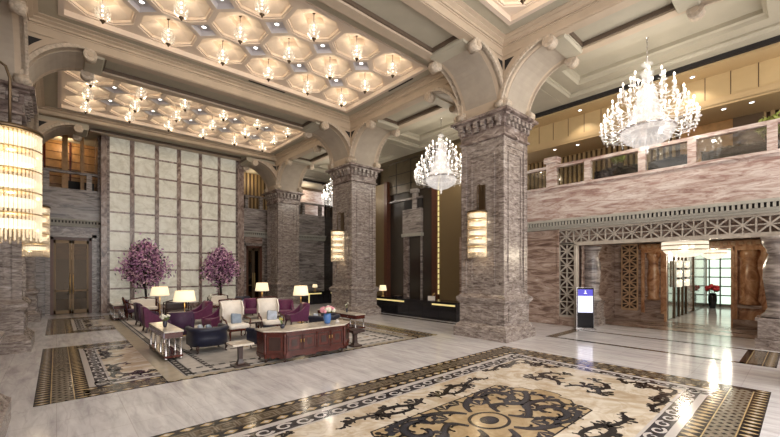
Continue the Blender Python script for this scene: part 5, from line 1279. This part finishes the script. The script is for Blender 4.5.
settee((3.0, 20.35, .0126), R_(0), 1.1, 'ivory carved settee in front of the left blossom tree')
def open_chair(loc, rz, lab):
    t = thing('carved_armchair', lab, 'armchair', loc, rz)
    s = MB(); s.cush(0, 0, .38, .56, .54, .14, .05, 'plum'); s.build('seat', t)
    f = MB(); f.tube([(-.29, .28, .26), (-.30, .34, .7), (-.2, .40, .92), (0, .41, .97), (.2, .40, .92), (.30, .34, .7), (.29, .28, .26)], .03, 'wood', 6); f.build('back_frame', t)
    b = MB(); b.cush(0, .30, .66, .46, .09, .44, .04, 'plum'); b.build('backrest', t)
    for sx in (-1, 1):
        a = MB(); a.tube([(sx * .30, .34, .80), (sx * .32, .12, .66), (sx * .31, -.16, .58), (sx * .30, -.24, .44), (sx * .28, -.24, .28)], .028, 'wood', 6); a.build('arm', t)
        for y in (-.24, .26): cab_leg(t, sx * .26, y, .30, 'wood')
open_chair((2.52, 19.5, .0126), R_(90), 'dark carved open armchair beside the far left console table')
floor_lamp((2.90, 16.22, .0126), 1.52, 1.18, .64, 'lit floor lamp with cream shade, farthest left of the four')
floor_lamp((3.16, 13.72, .0126), 1.47, 1.11, .69, 'lit floor lamp with cream shade, second from the left, the largest shade')
floor_lamp((7.02, 16.62, .0126), 1.56, 1.18, .62, 'lit floor lamp with cream shade above the left end of the right ivory wing chair')
floor_lamp((7.45, 13.78, .0126), 1.50, 1.11, .64, 'lit floor lamp with cream shade, farthest right of the four')
flowers('flower_vase', (2.07, 10.95, .7126), 'white and green flowers in a dark vase on the near left console', 'darkvase', .16, .055, 'whiteflower', .10, 9, .16, 'vases of flowers', 'brightleaf')
flowers('flower_vase', (8.02, 11.35, .5926), 'single cream flower in a slim dark vase on the right console', 'darkvase', .16, .04, 'whiteflower', .07, 3, .24, 'vases of flowers', 'brightleaf')
flowers('flower_vase', (4.98, 17.3, .6726), 'pale flowers in a dark vase on the small console behind the lamps', 'darkvase', .18, .05, 'whiteflower', .10, 5, .26, 'vases of flowers')
flowers('flower_vase', (5.35, 8.46, .7576), 'pink roses in a bright blue vase on the sideboard', 'bluevase', .27, .105, 'pinkflower', .17, 22, .14, 'vases of flowers')
flowers('flower_vase', (4.10, 8.5, .7576), 'small yellow green flowers in a dark pot at the left of the sideboard', 'darkvase', .10, .06, 'limeflower', .07, 6, .16, 'vases of flowers', 'brightleaf')
flowers('flower_vase', (27.3, 3.45, 0), 'red flowers in a tall black urn at the end of the glass corridor', 'blackgloss', .85, .20, 'redflower', .30, 18, .40, 'vases of flowers')
b = MB(); b.lathe([(0, 0), (.06, 0), (.07, .03), (.03, .07), (.015, .10), (0, .10)], 'whiteinlay', n=12); o = b.build('white_bowl'); o.location = (5.62, 8.4, .7576); tag(o, 'small white ornament right of the blue vase on the sideboard', 'ornament')

def blossom_tree(loc, z0, z1, r, lab, seed):
    t = thing('blossom_tree', lab, 'tree', loc, 0, 'mauve blossom trees by the onyx wall'); rr = random.Random(seed)
    p = MB(); p.lathe([(0, 0), (.24, 0), (.30, .5), (.27, .5), (.25, .42), (0, .42)], 'blackgloss', n=16); p.build('pot', t)
    k = MB(); k.tube([(0, 0, .4), (.03, 0, .8), (-.02, .02, z0 + .3), (0, 0, z1 - .5)], [.06, .055, .05, .02], 'trunk', 7)
    tips = []
    for i in range(16):
        a = rr.uniform(0, 6.28); z = rr.uniform(z0 + .1, z1 - .6); L = r * rr.uniform(.5, .85); e = (L * math.cos(a), L * math.sin(a), z + rr.uniform(.25, .6)); k.tube([(0, 0, z - .2), (e[0] * .5, e[1] * .5, z + .1), e], [.03, .018, .008], 'trunk', 5); tips.append(e)
    k.build('trunk', t)
    for nm, m, n in (('blossoms', 'blossom', 1100), ('pale_blossoms', 'blossompale', 850), ('dark_leaves', 'leafdark', 520), ('plum_blossoms', 'blossomdark', 620)):  # darkest petals are plain plum colour, scattered at random through the crown
        f = MB()
        for q in range(n):
            d = Vector((rr.gauss(0, 1), rr.gauss(0, 1), rr.gauss(0, 1))).normalized(); u = rr.uniform(.3, 1.0) ** .6 * (1.0 if rr.random() < .8 else rr.uniform(1.05, 1.32)); zz = (d.z + 1) / 2
            w = r * (1.05 - .45 * max(0, zz - .35) / .65) * (1 + .18 * math.sin(5 * math.atan2(d.y, d.x) + seed) * 1); c = Vector((d.x * w * u, d.y * w * u, (z0 + z1) / 2 + d.z * (z1 - z0) / 2 * u * (1 + .1 * math.sin(7 * math.atan2(d.y, d.x)))))
            a = Vector((rr.uniform(-1, 1), rr.uniform(-1, 1), rr.uniform(-1, 1))).normalized() * .10; b_ = a.cross(Vector((rr.uniform(-1, 1), rr.uniform(-1, 1), rr.uniform(-1, 1)))).normalized() * .036
            f.raw([c - a, c + b_, c + a, c - b_], [(0, 1, 2, 3)], m)
        f.build(nm, t)
blossom_tree((3.30, 21.95, 0), 1.25, 3.6, 1.0, 'mauve blossom tree on the left in front of the onyx wall', 3)
blossom_tree((6.86, 21.9, 0), 1.3, 3.4, .95, 'mauve blossom tree on the right in front of the onyx wall', 8)

# ------------------------------------------------------------------ reception
def desk(loc, L, rz, lab, D=.8, H=.80):
    t = thing('reception_desk', lab, 'desk', loc, rz, 'black reception desks')    # length along y, front at -x
    b = MB(); b.box(0, D, -L / 2, L / 2, 0, H - .05, 'blackgloss')
    b.build('body', t); tp = MB(); tp.box(-.04, D + .04, -L / 2 - .03, L / 2 + .03, H - .05, H, 'blackgloss'); tp.build('top', t)
    for a, c in ((L * .06, L / 2 - .08), (-L / 2 + .05, -L * .26)):
        s = MB(); s.box(-.012, .0, a, c, H - .17, H - .10, 'strip'); s.build('light_strip', t)
    for k in range(6):
        p = MB(); y = -L / 2 + (k + .5) * L / 6; p.box(-.010, 0, y - L / 13, y + L / 13, .06, H - .24, 'blackpanel'); p.build('front_panel', t)
    k = MB(); k.box(.02, D, -L / 2 + .02, L / 2 - .02, 0, .05, 'bronze'); k.build('plinth', t)
    return t
M['blackpanel'] = mat('black_glass_panel', (0.014, 0.014, 0.018), 0.10)
desk((12.26, 12.35, 0), 5.5, 0, 'long black reception desk with glowing strips in front of the gold screens')
t = desk((12.6, 20.4, 0), 2.2, R_(90), 'small black desk with a glowing outline behind the middle column')
s = MB(); s.box(-.012, .0, .98, 1.06, .1, .70, 'strip'); s.build('light_strip', t)
table_lamp((12.55, 14.55, .80), .56, .40, 'small lit lamp at the left end of the long reception desk')
table_lamp((12.35, 21.0, .80), .42, .34, 'small lit lamp on the little black desk behind the middle column')
def desk_sign(loc, lab):
    t = thing('desk_sign', lab, 'sign', loc, R_(-60)); a = MB(); a.box(-.16, .16, -.04, .04, 0, .18, 'ivory'); a.build('stand', t); b = MB(); b.tube([(.05, 0, .18), (.09, 0, .26), (.14, 0, .30)], .03, 'brass', 6); b.build('ornament', t)
desk_sign((12.6, 11.25, .80), 'small cream and gold desk ornament right of the light strip')
b = MB(); b.box(-.22, .22, -.14, .14, 0, .07, 'blackgloss'); b.box(-.2, .2, -.12, .12, .07, .09, 'bronze'); o = b.build('desk_tray'); o.location = (12.55, 13.45, .80); tag(o, 'dark tray on the long reception desk right of the small lamp', 'tray')

# ------------------------------------------------------------------ information screen
t = thing('information_screen', 'free standing dark information screen with a lit blue and white display', 'screen', (14.38, 5.38, 0), R_(-52))
b = MB(); b.box(-.29, .29, -.06, .06, .04, 1.52, 'blackgloss'); b.build('cabinet', t)
b = MB(); b.box(-.30, .30, -.075, -.06, .03, 1.53, 'chrome'); b.box(-.275, .275, -.08, -.07, .06, 1.51, 'blackgloss'); b.build('bezel', t)
b = MB(); b.box(-.25, .25, -.086, -.08, .62, 1.46, 'screenwhite'); b.box(-.25, .25, -.088, -.08, 1.22, 1.46, 'screenblue'); b.box(-.02, .02, -.090, -.08, 1.30, 1.42, 'screenwhite'); b.box(-.05, .05, -.090, -.08, 1.30, 1.33, 'screenwhite')
for k in range(5): b.box(-.18, .16 - .05 * (k % 2), -.0885, -.08, .78 + .08 * k, .79 + .08 * k, 'mauve')
b.build('display', t)
b = MB(); b.box(-.33, .33, -.2, .2, 0, .04, 'chrome'); b.build('base', t)

# ------------------------------------------------------------------ camera, world
cam = bpy.data.cameras.new('camera'); cam.sensor_width = 36; cam.lens = 372 / 780 * 36; cam.shift_y = (269 - 218.5) / 780; cam.clip_end = 200
co = bpy.data.objects.new('camera', cam); COL.objects.link(co); co.location = (0, 0, 2.2)
co.rotation_euler = (PI / 2, 0, math.atan2(415, 372) * -1 + (PI / 2 - PI / 2) + 0)
co.rotation_euler = (PI / 2, 0, math.atan2(805 - 390, 372) - PI / 2)
sc.camera = co
w = bpy.data.worlds.new('world'); sc.world = w; w.use_nodes = True
bg = w.node_tree.nodes['Background']; bg.inputs[0].default_value = (1.0, .955, .92, 1); bg.inputs[1].default_value = WORLD
vs = sc.view_settings; vs.view_transform = 'Standard'; vs.look = 'None'; vs.gamma = 1; vs.use_curve_mapping = False; vs.exposure = EXPOSURE
sc.cycles.max_bounces = 6; sc.cycles.diffuse_bounces = 4; sc.cycles.glossy_bounces = 3; sc.cycles.transparent_max_bounces = 24; sc.cycles.sample_clamp_indirect = 4; sc.cycles.sample_clamp_direct = 0; sc.cycles.caustics_reflective = False; sc.cycles.caustics_refractive = False
